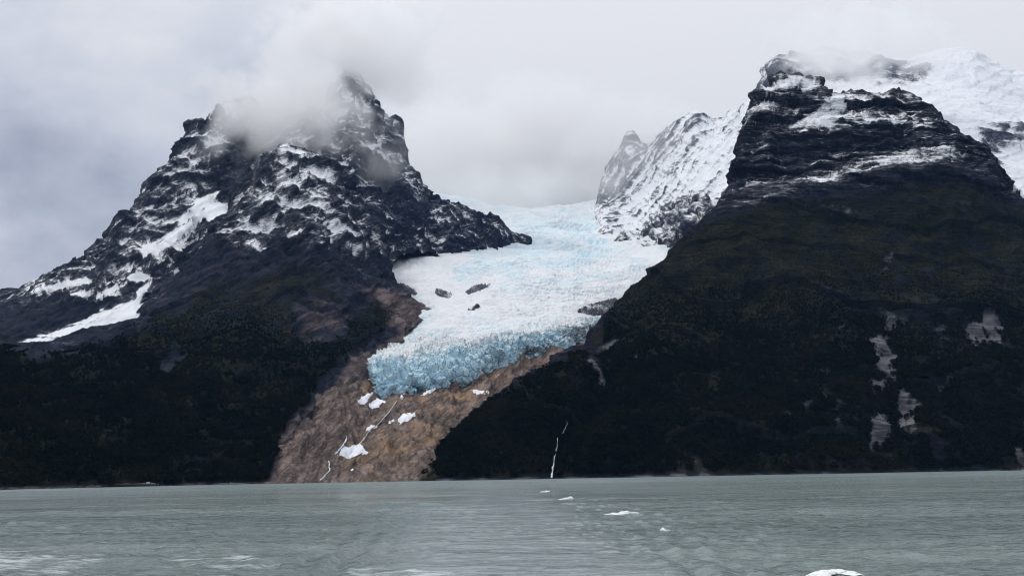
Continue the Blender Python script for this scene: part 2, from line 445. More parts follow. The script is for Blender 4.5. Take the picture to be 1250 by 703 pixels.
snowb = -0.25 + 0.42 * sstep(-py, -335, -285) + 0.10 * sstep(-py, -290, -200) + 0.26 * LS + 0.30 * conc + 0.42 * fbm(d['P'], 85, 4, off=5.5)
snowb += 0.26 * soft(px, py, [[(372,234),(385,230),(410,250),(440,285),(455,308),(440,312),(405,285),(380,262)]], 10)
snowb += 0.45 * soft(px, py, [[(300,297),(315,294),(335,303),(322,307)], [(335,303),(358,304),(356,308),(338,308)], [(370,298),(382,297),(384,301),(371,301)]], 4)
snowb += 0.10 * soft(px, py, [[(300,240),(340,205),(360,215),(340,232),(300,262),(288,262)]], 12)
snowb -= 0.9 * soft(px, py, [[(262,290),(240,322),(215,352),(262,350),(285,330),(283,300)], [(340,290),(395,305),(420,340),(350,330),(310,320)]], 10)
snowb -= 1.0 * soft(px, py, vegp, 14)
warm = 0.16 * exp_ + 0.12 * sstep(-py, -420, -330) * (1 - hi) + 1.1 * soft(px, py, [[(455,352),(500,366),(530,380),(520,405),(470,430),(440,445),(430,440),(490,410)]], 12) + 0.35 * soft(px, py, [bare[0]], 14) + 0.85 * soft(px, py, [[(322,600),(340,530),(395,478),(440,436),(470,450),(400,520),(345,600)]], 12)
bank = 1 - sstep(d['P'][:, 2] + 2.5 * fbm(d['P'], 25, 3, off=6), 0.5, 4.0); veg = veg - 1.6 * bank; warm = warm + 0.5 * bank
spur = d
o = finish(d, M_left, None, dict(snow=snowb, veg=veg, warm=warm)); attach(o, mtn_left); d['veg'] = veg

# --- left back ridge
back_rows = [
 [(-160,470,2450),(0,460,2420),(170,430,2600),(280,340,3050),(430,310,3400)],
 [(-160,425,2750),(0,417,2650),(60,407,2700),(170,367,2860),(230,332,3060),(285,285,3180),(350,240,3400),(430,220,3600)],
 [(-160,412,3000),(0,388,2950),(60,372,3000),(120,347,3100),(170,325,3180),(230,285,3330),(285,245,3430),(350,205,3600),(430,180,3750)],
 [(-160,403,3200),(0,372,3180),(60,352,3230),(120,327,3330),(170,285,3430),(230,235,3580),(285,195,3680),(350,180,3800),(430,150,3900)],
 [(-160,398,3350),(0,364,3350),(30,351,3350),(60,341,3380),(100,329,3420),(120,311,3450),(145,300,3470),(152,276,3520),(180,246,3600),(205,216,3700),(222,196,3750),(228,172,3800),(240,162,3850),(262,148,3900),(285,136,3950),(303,127,3980),(320,138,3980),(345,150,4000),(380,150,4000),(430,130,4000)]]
d = patch('rock_ridge', back_rows, -160, 430, back=[(20, 120), (90, 350)])
P, N = d['P'], d['N']; px, py = proj(P)
gully = soft(px, py, [[(285,160),(330,175),(300,225),(285,245),(262,245),(255,225),(270,200)]], 25)
LD, LS = ledges(P, [((-0.42, -0.3, 0.86), 80, 18), ((-0.36, -0.3, 0.86), 28, 8), ((-0.5, -0.3, 0.8), 11, 3)], 12.0)
disp = rough_rock(P, 74, 220, 10, 21.3) + LD - 30 * gully
conc = hollow(d, disp)
disp *= 0.4 + 0.6 * sstep(px, -20, 140)
snowpolys = [[(20,418),(30,414),(71,402),(111,385),(137,377),(159,368),(176,348),(186,341),(186,346),(173,362),(168,377),(174,404),(137,420),(110,424),(61,432),(30,430)],
             [(280,247),(257,249),(237,266),(203,290),(171,305),(175,312),(190,310),(210,297),(232,276),(248,265),(262,274),(274,279)],
             [(265,235),(242,243),(226,262),(213,277),(222,273),(247,254),(264,242)],
             [(186,341),(171,330),(155,338),(160,345),(175,341)], [(213,333),(245,320),(238,335),(222,345)],
             [(45,352),(80,345),(112,340),(105,346),(75,353),(40,358)], [(80,362),(115,352),(130,350),(110,358)], [(118,362),(140,350),(160,342),(150,350),(125,366)]]
big3 = soft(px, py, snowpolys[:3], 6)
disp *= 1 - 0.75 * big3
d['P'] = P + N * disp[:, None]
px, py = proj(d['P']); jx, jy = wob(d['P']); px, py = px + jx, py + jy
sc = soft(px, py, [[(45,424),(70,414),(110,408),(140,402),(178,388),(150,412),(110,430),(40,448)]], 5)
snowb = 0.14 + 0.10 * sstep(-py, -330, -200) - 0.42 * sstep(py, 345, 400) + 0.28 * LS + 0.30 * conc + 0.42 * fbm(d['P'], 100, 4, off=6.5) + 1.0 * soft(px, py, snowpolys, 4) - 0.5 * gully - 1.3 * sc
snowb += 0.10 * soft(px, py, [[(140,300),(225,175),(300,130),(290,160),(240,220),(190,280)]], 20)
snowb -= 0.35 * soft(px, py, [[(-160,380),(0,375),(60,372),(130,372),(100,395),(40,412),(-160,440)]], 15)
ridge = d
veg = soft(px, py, [[(-260,418),(0,410),(22,422),(60,440),(40,470),(-260,470)]], 10)
o = finish(d, M_left, None, dict(snow=snowb, veg=veg, warm=0.9 * sc)); attach(o, mtn_left); d['veg'] = veg

# --- tower and its shoulder
tower_rows = [
 [(375,340,3150),(455,350,3000),(480,322,3200),(545,318,3450),(600,314,3600),(630,302,3700),(645,302,3750)],
 [(375,280,3500),(455,300,3250),(480,297,3350),(545,296,3500),(600,294,3620),(628,292,3700),(645,298,3760)],
 [(375,230,3700),(410,225,3700),(455,240,3600),(500,265,3550),(545,277,3600),(600,285,3680),(628,290,3720),(645,297,3780)],
 [(375,205,3850),(400,185,3850),(430,175,3850),(460,195,3850),(490,220,3820),(520,252,3780),(560,270,3740),(600,280,3740),(626,288,3750),(645,296,3800)],
 [(375,200,3920),(398,150,3950),(420,130,3950),(445,140,3970),(470,168,3980),(490,210,3920),(520,248,3840),(560,264,3800),(600,275,3780),(626,288,3770),(645,296,3810)],
 [(375,195,3980),(385,185,3990),(394,172,4000),(398,150,4010),(401,132,4030),(404,120,4050),(408,104,4070),(411,108,4080),(416,94,4090),(421,97,4095),(425,86,4100),(429,95,4100),(434,92,4100),(440,103,4100),(446,108,4090),(450,120,4080),(456,126,4070),(459,120,4065),(463,138,4055),(471,141,4050),(477,153,4050),(483,145,4050),(488,152,4045),(490,178,4020),(494,205,3980),(510,228,3920),(522,246,3880),(545,258,3850),(575,262,3820),(600,271,3800),(615,279,3790),(628,290,3780),(645,297,3820)]]
d = patch('rock_tower', tower_rows, 375, 645, 1.1, 1.1, back=[(25, 90), (110, 260)])
P, N = d['P'], d['N']; px, py = proj(P)
Pv = P * np.array([1, 1, 0.30])
LD, LS = ledges(P, [((0.45, -0.3, 0.85), 75, 12), ((-0.25, -0.3, 0.9), 36, 7), ((0.3, -0.3, 0.85), 15, 3)], 22.0)
disp = rough_rock(Pv, 74, 150, 10, 31.3) + LD
conc = hollow(d, disp)
disp *= (1 - 0.55 * sstep(px, 600, 630)) * (1 - 0.6 * sstep(d['t'], 3.9, 5.0))
d['P'] = P + N * disp[:, None]
px, py = proj(d['P']); jx, jy = wob(d['P']); px, py = px + jx, py + jy
snowb = 0.17 + 0.10 * sstep(-py, -260, -130) + 0.24 * LS + 0.30 * conc + 0.42 * fbm(d['P'], 85, 4, off=7.5) - 0.35 * soft(px, py, [[(455,195),(490,215),(520,265),(500,275),(460,240)], [(410,190),(425,190),(430,260),(410,260)]], 15)
snowb += 0.3 * soft(px, py, [[(450,175),(485,178),(490,200),(455,195)], [(490,205),(505,220),(520,245),(508,240),(492,222)], [(420,100),(440,130),(445,155),(432,140),(415,112)], [(403,138),(425,130),(420,160),(402,165)]], 6)
snowb -= 0.10 * sstep(py, 280, 300) * sstep(px, 540, 570)
o = finish(d, M_tower, None, dict(snow=snowb, veg=0 * px - 1, warm=0 * px)); attach(o, mtn_left)

# --- ice-scoured bedrock below the glacier
apron_rows = [
 [(315,604,1380),(335,598,1400),(345,597,1400),(420,594,1410),(520,592,1410),(600,590,1430),(770,587,1460)],
 [(315,590,1520),(335,576,1490),(345,568,1490),(420,562,1530),(520,560,1530),(600,560,1540),(770,555,1600)],
 [(315,580,1660),(335,548,1620),(345,530,1650),(400,520,1700),(460,515,1740),(520,515,1750),(600,515,1760),(770,505,1860)],
 [(315,570,1760),(345,515,1800),(400,480,1900),(460,484,1950),(520,484,1950),(600,475,1980),(700,460,2030),(770,462,2080)],
 [(315,560,1860),(345,505,1950),(400,465,2050),(450,447,2160),(480,465,2100),(540,466,2080),(600,448,2130),(650,434,2190),(700,432,2180),(735,430,2200),(770,430,2280)],
 [(315,555,1960),(345,495,2050),(400,445,2200),(450,425,2320),(540,450,2250),(600,430,2300),(650,415,2350),(700,412,2380),(740,412,2360),(770,410,2420)]]
d = patch('bedrock_slope', apron_rows, 315, 770)
P, N = d['P'], d['N']; px, py = proj(P)
LD, LS = ledges(P, [((-0.5, -0.3, 0.75), 34, 12), ((-0.45, -0.3, 0.8), 13, 5), ((0.35, -0.3, 0.8), 24, 5)], 42.0)
bv = np.array([-0.5, -0.3, 0.75]); bv /= np.linalg.norm(bv)
Ps = P + bv * (P @ bv)[:, None] * 2.2                       # joints close up across the bedding
disp = 16 * fbm(P, 120, 9, 0.58, ridged=True, off=41.0) - 5 + LD + 7 * fbm(Ps, 46, 6, 0.62, ridged=True, off=44.0) - 2
disp *= 0.25 + 0.75 * sstep(P[:, 2], -4, 30)
disp -= 14 * soft(px, py, [[(455,478),(475,478),(440,555),(410,560)]], 14)
d['P'] = P + N * disp[:, None]
px, py = proj(d['P']); jx, jy = wob(d['P']); px, py = px + jx, py + jy
warm = 0.20 + 0.40 * soft(px, py, [[(420,560),(520,540),(560,490),(700,430),(600,450),(540,480),(500,500),(440,590),(520,592)]], 22) + 0.4 * soft(px, py, [[(445,450),(460,445),(462,468),(440,480)]], 6)
warm -= 0.5 * soft(px, py, [[(330,590),(345,520),(400,478),(440,470),(430,520),(390,590)]], 20)
warm += 0.7 * fbm(d['P'], 110, 5, 0.55, off=46)
veg = 0.75 * sstep(fbm(d['P'] * np.array([1.0, 1.0, 1.0]), 60, 6, 0.6, ridged=True, off=47), 0.34, 0.62) * (1 - soft(px, py, [[(440,450),(560,470),(520,520),(430,560),(400,560)]], 30) * 0.5) + 1.2 * soft(px, py, [[(500,600),(540,562),(600,520),(700,455),(760,450),(760,600)]], 8) - 0.6
bedrock = d
o = finish(d, M_apron, None, dict(snow=0 * px, veg=veg, warm=warm))
tag(o, 'bare brown ice-scoured bedrock slope running from the glacier snout to the water', None, None, 'structure')

# --- right mountain: forested lobe, forested face, banded cliffs
LB = [(505,591,1700),(600,530,1950),(700,466,2110),(722,458,2120)]      # behind the lobe's crest
right_rows = [
 [(505,598,1390),(520,595,1400),(700,591,1420),(870,588,1460),(1100,584,1500),(1250,581,1540),(1420,578,1580)],
 [(505,590,1440),(520,583,1460),(550,565,1490),(600,550,1530),(700,530,1580),(870,520,1620),(1100,515,1660),(1250,510,1700),(1420,510,1750)],
 [(505,589,1460),(520,581,1480),(550,555,1540),(600,525,1620),(650,495,1700),(700,475,1740),(745,470,1760),(870,445,1800),(1100,440,1850),(1250,430,1900),(1420,430,1950)],
 [(505,588,1480),(520,579,1500),(550,549,1580),(600,511,1700),(650,475,1820),(700,444,1920),(722,440,1940),(742,462,1900),(760,430,1950),(870,370,1980),(1100,360,2020),(1250,350,2080),(1420,350,2150)],
 [(505,589,1550),(520,582,1580),(550,556,1680),(600,520,1800),(650,486,1920),(700,455,2010),(722,448,2020),(738,420,2080),(760,390,2120),(790,350,2170),(830,320,2180),(870,305,2180),(1000,300,2200),(1100,295,2230),(1250,300,2300),(1420,310,2400)],
 LB + [(737,409,2150),(760,381,2190),(790,345,2230),(830,311,2280),(860,284,2320),(880,263,2350),(905,246,2380),(950,233,2400),(1010,226,2400),(1060,219,2410),(1100,209,2430),(1150,205,2450),(1200,210,2470),(1225,238,2500),(1250,250,2520),(1420,300,2600)],
 [(a,b+2,c+60) for a,b,c in LB] + [(737,408,2200),(760,380,2240),(790,344,2280),(830,310,2330),(860,282,2380),(880,258,2440),(900,236,2480),(950,222,2500),(1000,205,2510),(1060,190,2520),(1100,181,2530),(1150,179,2540),(1190,191,2540),(1210,211,2550),(1230,240,2560),(1250,252,2580),(1420,305,2650)],
 [(a,b+3,c+90) for a,b,c in LB] + [(737,409,2230),(760,381,2280),(790,344,2320),(830,310,2370),(860,281,2430),(880,255,2470),(898,225,2510),(905,192,2530),(950,167,2540),(1000,158,2545),(1060,150,2560),(1100,150,2570),(1130,156,2570),(1160,170,2570),(1190,186,2575),(1212,209,2580),(1232,241,2600),(1250,253,2610),(1420,306,2680)],
 [(a,b+4,c+110) for a,b,c in LB] + [(737,410,2250),(760,382,2300),(790,345,2350),(830,310,2400),(860,281,2450),(880,254,2490),(898,222,2530),(905,186,2560),(950,156,2580),(1000,148,2600),(1060,140,2620),(1100,140,2620),(1130,150,2610),(1160,167,2600),(1190,183,2600),(1213,208,2600),(1232,241,2620),(1250,253,2630),(1420,306,2700)],
 [(a,b+5,c+130) for a,b,c in LB] + [(737,411,2270),(760,383,2320),(790,346,2370),(830,311,2420),(860,281,2470),(880,253,2510),(900,218,2555),(906,180,2585),(914,148,2600),(930,120,2620),(950,107,2630),(975,104,2640),(1000,110,2640),(1010,126,2640),(1060,124,2650),(1110,122,2650),(1132,142,2640),(1150,160,2630),(1180,172,2620),(1200,183,2610),(1213,207,2610),(1232,241,2630),(1250,253,2640),(1420,306,2720)],
 [(a,b+6,c+150) for a,b,c in LB] + [(737,412,2290),(760,384,2340),(790,347,2390),(830,312,2440),(860,281,2490),(880,252,2530),(900,216,2580),(906,176,2620),(914,145,2640),(928,116,2670),(950,101,2690),(975,96,2700),(998,103,2700),(1012,122,2710),(1060,119,2720),(1110,118,2710),(1134,141,2680),(1152,159,2660),(1181,171,2650),(1201,182,2640),(1214,206,2640),(1233,241,2650),(1250,253,2660),(1420,306,2740)]]
d = patch('forested_mountain_face', right_rows, 505, 1420, back=[(25, 90), (120, 250)])
P, N = d['P'], d['N']; px, py = proj(P)
cl_t = sstep(d['t'], 4.7, 5.4) * sstep(px, 850, 900)
disp = (1 - cl_t) * (44 * fbm(P, 280, 8, 0.55, ridged=True, off=51.0) - 12 + 14 * strata(P, (0.1, -0.3, 1), 75, 300, 60, 52.0) + 2.5 * fbm(P, 20, 3, off=8))
Pc = P * np.array([1, 1, 1.6])
LD, LS = ledges(P, [((0.06, -0.05, 1), 74, 18), ((-0.03, -0.05, 1), 30, 8), ((0.05, -0.05, 1), 12, 2.5)], 54.0)
disp += cl_t * (rough_rock(P * np.array([1, 1, 0.5]), 34, 120, 10, 53.0) + LD)
conc = hollow(d, disp)
disp -= 26 * soft(px, py, [[(738,462),(752,470),(735,520),(690,560),(682,592),(662,592),(680,545),(715,505)]], 14)
disp -= 16 * soft(px, py, [[(1060,410),(1090,410),(1120,500),(1095,560),(1060,560),(1085,500)]], 18)
disp *= 0.3 + 0.7 * sstep(P[:, 2], -6, 40)
disp *= 0.35 + 0.65 * sstep(px, 515, 560)
d['P'] = P + N * disp[:, None]
px, py = proj(d['P']); jx, jy = wob(d['P']); px, py = px + jx, py + jy
tree_line = [[(480,660),(480,560),(520,560),(550,530),(600,492),(650,456),(700,430),(724,434),(736,446),(722,415),(748,368),(778,333),(820,300),(852,276),(885,262),(910,256),(950,246),(1010,242),(1060,238),(1100,228),(1150,222),(1195,224),(1225,248),(1260,262),(1440,310),(1440,660)]]
scars = [[(1064,412),(1082,410),(1094,440),(1096,460),(1118,495),(1122,512),(1106,528),(1092,520),(1100,500),(1088,470),(1070,450)],
         [(1066,460),(1084,462),(1075,488),(1066,478)], [(1062,508),(1085,505),(1095,525),(1078,548),(1058,552),(1060,530)], [(1090,395),(1120,390),(1130,412),(1098,412)],
         [(1140,398),(1150,392),(1165,412),(1150,420)], [(1180,400),(1205,372),(1215,380),(1225,392),(1222,425),(1205,418),(1190,425)], [(1072,372),(1090,378),(1098,405),(1080,398)],
         [(1078,312),(1090,308),(1092,325),(1080,332)], [(995,348),(1008,345),(1010,358),(998,358)], [(1000,250),(1035,252),(1042,262),(1005,266)],
         [(1145,468),(1160,450),(1166,470),(1150,482)], [(955,500),(1000,480),(1035,490),(1030,525),(960,530)], [(1236,545),(1258,545),(1258,578),(1240,574)],
         [(1150,545),(1158,545),(1156,575),(1148,572)], [(775,425),(782,420),(781,436),(775,436)], [(780,560),(850,555),(872,580),(770,582)], [(1025,396),(1033,396),(1032,403),(1026,403)], [(1000,450),(1020,440),(1030,452),(1012,462)]]
scar_w = [1, .9, .9, .35, .6, .8, .55, .5, .6, .4, .6, .35, .8, .5, .6, .45, .9, .5]
qx, qy = wob(d['P'] * np.array([1, 1, 0.35]), 14.0, 22.0, 60)
sc = np.zeros(len(px))
for s_, w_ in zip(scars, scar_w): sc = np.maximum(sc, w_ * soft(px + qx, py + qy, [s_], 4))
sc *= sstep(fbm(d['P'] * np.array([1, 1, 0.16]), 15, 4, 0.6, off=64) + 0.35 * fbm(d['P'], 40, 3, off=65), -0.48, -0.08)
moraine = soft(px, py, [[(700,444),(722,436),(733,446),(742,462),(738,476),(732,470),(733,460),(722,446)], [(728,430),(752,412),(756,416),(740,432)]], 4)
exp_ = sstep(fbm(d['P'] * np.array([1, 1, 0.4]), 80, 6, 0.58, ridged=True, off=16), 0.46, 0.78)
veg = soft(px, py, tree_line, 8) - 1.0 * sc - 0.62 * exp_ * (0.35 + 0.65 * sstep(px, 900, 1100)) - 1.5 * moraine
snowb = -0.02 + 0.08 * sstep(-py, -230, -120) + 0.36 * LS * cl_t + 0.2 * conc + 0.22 * fbm(d['P'], 140, 4, off=8.5) - 1.2 * soft(px, py, tree_line, 8)
snowb += 0.62 * soft(px, py, [[(930,113),(954,100),(974,94),(1000,102),(1002,109),(975,105),(950,108)], [(1009,121),(1030,119),(1035,130),(1012,156),(965,156),(990,140)]], 5)
snowb += 0.40 * soft(px, py, [[(1012,150),(1059,144),(1100,141),(1132,147),(1140,158),(1110,152),(1060,152),(1012,160)], [(1108,160),(1135,146),(1138,150),(1120,165)]], 5)
snowb += 0.34 * soft(px, py, [[(989,196),(1045,187),(1046,190),(992,200)], [(860,282),(900,246),(950,228),(1000,212),(1040,200),(1100,184),(1160,176),(1185,192),(1130,200),(1080,207),(1030,218),(960,236),(905,254)]], 7)
snowb += 0.25 * soft(px, py, [[(1008,118),(1080,118),(1075,128),(1020,132)], [(920,128),(950,118),(960,124),(915,160),(908,160)]], 7)
bank = 1 - sstep(d['P'][:, 2] + 2.5 * fbm(d['P'], 25, 3, off=6), 0.5, 4.0); veg = veg - 1.6 * bank; sc = sc + 0.4 * bank
rightm = d
o = finish(d, M_right, None, dict(snow=snowb, veg=veg, warm=0.9 * np.maximum(sc, moraine) + 0.2 * exp_)); attach(o, mtn_right); d['veg'] = veg; d['nf'] = ~((d['t'] > 3.3) & (d['px'] < 736))

# --- high snow mountain behind the right cliffs
upper_rows = [
 [(860,400,5200),(905,380,5000),(930,330,3700),(1000,270,3200),(1200,310,2950),(1260,310,2850),(1420,340,2850)],
 [(860,380,5200),(905,330,5000),(930,240,3900),(1000,200,3500),(1130,200,3400),(1200,215,3300),(1250,240,3200),(1420,260,3200)],
 [(860,360,5200),(905,280,5000),(930,160,4200),(1000,130,3900),(1130,150,3750),(1200,165,3700),(1250,185,3600),(1420,200,3600)],
 [(860,340,5200),(905,250,5000),(928,125,4500),(945,108,4300),(1000,106,4250),(1060,108,4200),(1130,110,4150),(1190,110,4150),(1250,135,4100),(1420,150,4100)],
 [(860,320,5300),(900,230,5100),(918,140,4850),(927,114,4650),(934,88,4600),(948,72,4580),(975,66,4570),(1000,62,4600),(1050,58,4600),(1100,72,4600),(1125,68,4600),(1150,62,4600),(1190,64,4600),(1215,76,4600),(1250,93,4600),(1420,120,4600)]]
d = patch('snow_summit', upper_rows, 860, 1420, 1.6, 1.5, back=[(15, 150), (90, 400)])
P, N = d['P'], d['N']; px, py = proj(P)
rocky = soft(px, py, [[(925,118),(934,86),(950,70),(1010,60),(1070,72),(1135,84),(1138,100),(1100,106),(1050,104),(990,108)], [(1190,160),(1260,150),(1260,180),(1200,195)], [(1170,190),(1215,205),(1240,250),(1200,240)]], 14)
LD, LS = ledges(P, [((0.35, -0.3, 0.9), 90, 24), ((-0.2, -0.3, 0.9), 40, 12)], 62.0)
disp = (0.40 + 0.60 * rocky) * (rough_rock(P, 46, 280, 9, 61.0) + LD)
conc = hollow(d, disp)
d['P'] = P + N * disp[:, None]; px, py = proj(d['P']); jx, jy = wob(d['P']); px, py = px + jx, py + jy; jx, jy = wob(d['P']); px, py = px + jx, py + jy
snowb = 0.86 - 0.74 * rocky + 0.25 * LS + 0.30 * conc + 0.45 * fbm(d['P'], 160, 5, off=9.5)
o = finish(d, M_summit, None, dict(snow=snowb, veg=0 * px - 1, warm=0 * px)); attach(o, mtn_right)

# --- far ridge with the plastered snow face
far_rows = [
 [(700,365,3800),(722,345,3750),(760,335,3650),(800,340,3550),(860,325,3250),(945,305,3150)],
 [(700,315,4150),(722,296,4080),(755,300,3900),(800,318,3650),(830,300,3600),(860,280,3550),(945,240,3600)],
 [(700,295,4600),(724,272,4560),(740,262,4500),(780,272,4300),(820,262,4150),(860,245,4000),(945,200,4000)],
 [(700,285,5000),(724,262,4980),(738,246,4950),(780,232,4700),(820,215,4500),(860,195,4400),(945,150,4400)],
 [(700,280,5200),(722,258,5200),(731,247,5200),(737,225,5180),(744,205,5150),(757,186,5120),(770,164,5100),(780,178,5080),(790,182,5050),(802,174,5000),(815,160,4980),(830,150,4950),(850,137,4900),(862,148,4870),(872,153,4850),(884,148,4800),(893,138,4750),(905,140,4700),(920,122,4650),(945,95,4650)]]
d = patch('far_ridge', far_rows, 700, 945, 1.1, 1.1, back=[(15, 120), (80, 350)])
P, N = d['P'], d['N']; px, py = proj(P)
lowrock = soft(px, py, [[(750,296),(765,288),(800,262),(830,243),(866,240),(900,240),(870,275),(820,302),(800,326),(770,312)]], 8)
crest = soft(px, py, [[(728,250),(742,200),(770,158),(800,168),(850,130),(900,130),(885,165),(850,165),(812,185),(795,195),(770,230),(752,262)]], 12)
LD, LS = ledges(P, [((0.55, -0.3, 0.8), 60, 20), ((0.4, -0.3, 0.85), 24, 9)], 72.0)
sd_ = np.array([-0.62, -0.50, -0.60]); sd_ /= np.linalg.norm(sd_); e1 = np.cross(sd_, [0, 0, 1]); e1 /= np.linalg.norm(e1); e2 = np.cross(sd_, e1)
Pf = P + 25 * np.stack([fbm(P, 120, 3, off=74), fbm(P, 120, 3, off=75), fbm(P, 120, 3, off=76)], 1)
flute = fbm(np.stack([Pf @ e1, Pf @ e2, (Pf @ sd_) / 7.0], 1), 75, 6, 0.58, ridged=True, off=73)
disp = 24 * flute * (1 - 0.6 * lowrock) * sstep(px, 712, 745) + (0.35 + 0.65 * lowrock) * (rough_rock(P, 38, 220, 9, 71.0)) + (0.3 + 0.7 * lowrock) * LD
d['P'] = P + N * disp[:, None]; px, py = proj(d['P']); jx, jy = wob(d['P']); px, py = px + jx, py + jy; jx, jy = wob(d['P']); px, py = px + jx, py + jy
conc = hollow(d, disp)
snowb = 0.76 - 0.55 * lowrock - 0.30 * crest - 0.55 * (flute - 0.15) * (1 - lowrock) + 0.15 * sstep(px, 800, 860) + 0.30 * LS + 0.35 * conc + 0.40 * fbm(d['P'], 130, 5, off=10.5)
snowb += 0.45 * soft(px, py, [[(800,320),(835,290),(858,276),(850,290),(815,318)], [(762,285),(790,262),(800,258),(775,285)]], 5)
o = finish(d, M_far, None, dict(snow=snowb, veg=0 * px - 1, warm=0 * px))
far_d = d
tag(o, 'jagged grey ridge with a snow-plastered face rising into cloud right of the icefield', None, None, 'structure'); o.name = 'ridge_far'

# --- headwall lost in the mist behind the icefield
wall_rows = [
 [(520,330,6000),(660,320,6000),(820,320,6000)],
 [(520,270,6500),(660,262,6500),(820,250,6500)],
 [(520,238,7000),(600,232,7000),(640,225,7000),(668,214,7000),(690,208,7000),(705,212,7000),(722,200,7000),(745,192,7000),(820,160,7000)]]
d = patch('headwall', wall_rows, 520, 820, 1.8, 1.6, back=[(30, 300)])
d['P'] = d['P'] + d['N'] * rough_rock(d['P'], 60, 420, 7, 81.0)[:, None]
px, py = proj(d['P']); jx, jy = wob(d['P']); px, py = px + jx, py + jy
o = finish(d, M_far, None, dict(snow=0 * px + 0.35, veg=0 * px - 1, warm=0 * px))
tag(o, 'faint grey headwall half lost in mist behind the icefield', None, None, 'structure'); o.name = 'headwall_far'

# ------------------------------------------------------------------ glacier
gl_rows = [
 [(420,500,2240),(444,498,2190),(457,494,1976),(500,492,1976),(540,486,1993),(570,474,2053),(600,464,2103),(650,451,2183),(700,436,2270),(740,427,2343),(800,418,2530),(880,408,2720)],
 [(420,478,2230),(444,476,2180),(457,473,1968),(500,471,1968),(540,465,1985),(570,454,2045),(600,444,2095),(650,431,2175),(700,416,2262),(740,407,2335),(800,398,2520),(880,388,2710)],
 [(420,452,2260),(444,450,2210),(458,447,2055),(480,439,2055),(520,435,2065),(560,431,2090),(600,421,2135),(650,411,2205),(700,402,2285),(740,397,2362),(800,391,2550),(880,381,2720)],
 [(420,425,2620),(470,418,2540),(495,413,2410),(520,408,2330),(600,397,2370),(700,387,2440),(740,382,2520),(880,372,2760)],
 [(420,390,2860),(490,380,2790),(515,377,2680),(538,375,2640),(600,370,2640),(700,366,2700),(760,358,2800),(880,350,2950)],
 [(420,362,2950),(455,352,2920),(520,348,2920),(600,346,2920),(700,342,2980),(780,334,3100),(880,325,3250)],
 [(420,338,3200),(455,326,3200),(520,320,3280),(600,319,3350),(700,317,3380),(780,313,3480),(880,300,3600)],
 [(420,320,3500),(455,308,3450),(520,300,3600),(600,299,3720),(700,298,3780),(780,292,3850),(880,280,3950)],
 [(420,300,3900),(520,286,3950),(600,284,4080),(700,281,4200),(760,276,4250),(880,262,4350)],
 [(420,272,4300),(515,262,4350),(600,270,4500),(700,266,4650),(740,262,4700),(880,245,4800)],
 [(420,240,4750),(500,232,4750),(515,233,4750),(560,243,4800),(600,253,4850),(650,257,5000),(700,252,5150),(735,246,5250),(880,235,5350)]]
d = patch('ice_surface', gl_rows, 420, 880, 1.0, 0.9, back=[(12, 250), (70, 600)])
P, N = d['P'], d['N']; px, py = proj(P); tt = d['t']
front = sstep(-tt, -3.2, -1.6)
smooth = soft(px, py, [[(452,330),(480,305),(540,302),(560,312),(520,335),(560,350),(600,360),(640,370),(600,385),(540,392),(530,370),(480,348)], [(735,270),(790,290),(800,318),(760,300)]], 18)
broken = np.clip(0.30 + 0.60 * front - 0.75 * smooth + 0.5 * fbm(P, 400, 3, off=93), 0.05, 1.2)
# long curved crevasses across the flow, seracs where the ice breaks up
flow = P[:, 1] * 0.93 + P[:, 2] * 0.45
bow = 0.00035 * (P[:, 0] - 120) ** 2
disp = 26 * fbm(P, 240, 5, 0.5, ridged=True, off=91) - 8 + 5 * fbm(P, 60, 4, 0.5, off=92)
crev = np.zeros(len(P))
for k, (sp, dep, ww, sl) in enumerate(((34.0, 9.0, 0.16, 0.10), (17.0, 5.5, 0.20, -0.12), (46.0, 8.0, 0.12, 0.45))):
    q = (flow + bow + sl * P[:, 0] + sp * 1.1 * fbm(P, sp * 3.5, 4, 0.5, off=94 + 3 * k)) / sp
    w = np.abs(q - np.floor(q) - 0.5); on = sstep(fbm(P, sp * 5, 3, off=104 + 5 * k) + 0.18 * (k < 2), -0.05, 0.45)
    c_ = (1 - sstep(w, 0.0, ww)) * on * np.clip(broken * 1.6, 0.1, 1.3)
    disp -= 1.5 * dep * c_; crev = np.maximum(crev, c_)
Q = np.stack([P[:, 0] + 10 * fbm(P, 50, 2, off=94), flow + 10 * fbm(P, 50, 2, off=95)], 1)
a1, a2, rid = worley(Q, 30.0); b1, b2, rib = worley(Q + 300, 12.0)
gap = sstep(a2 - a1, 0.0, 0.30); gap2 = sstep(b2 - b1, 0.0, 0.30)
serac = np.clip(front * 1.1 - 0.4 * smooth + 0.6 * sstep(fbm(P, 300, 3, off=89), 0.15, 0.5) * (1 - smooth), 0, 1.1)
disp += serac * (15 * (rid[:, 2] - 0.55) * gap - 8 * (1 - gap) + 7 * (rib[:, 2] - 0.5) * gap2 - 4 * (1 - gap2))
disp += 2.2 * fbm(P, 9, 3, off=98) * (0.3 + broken)
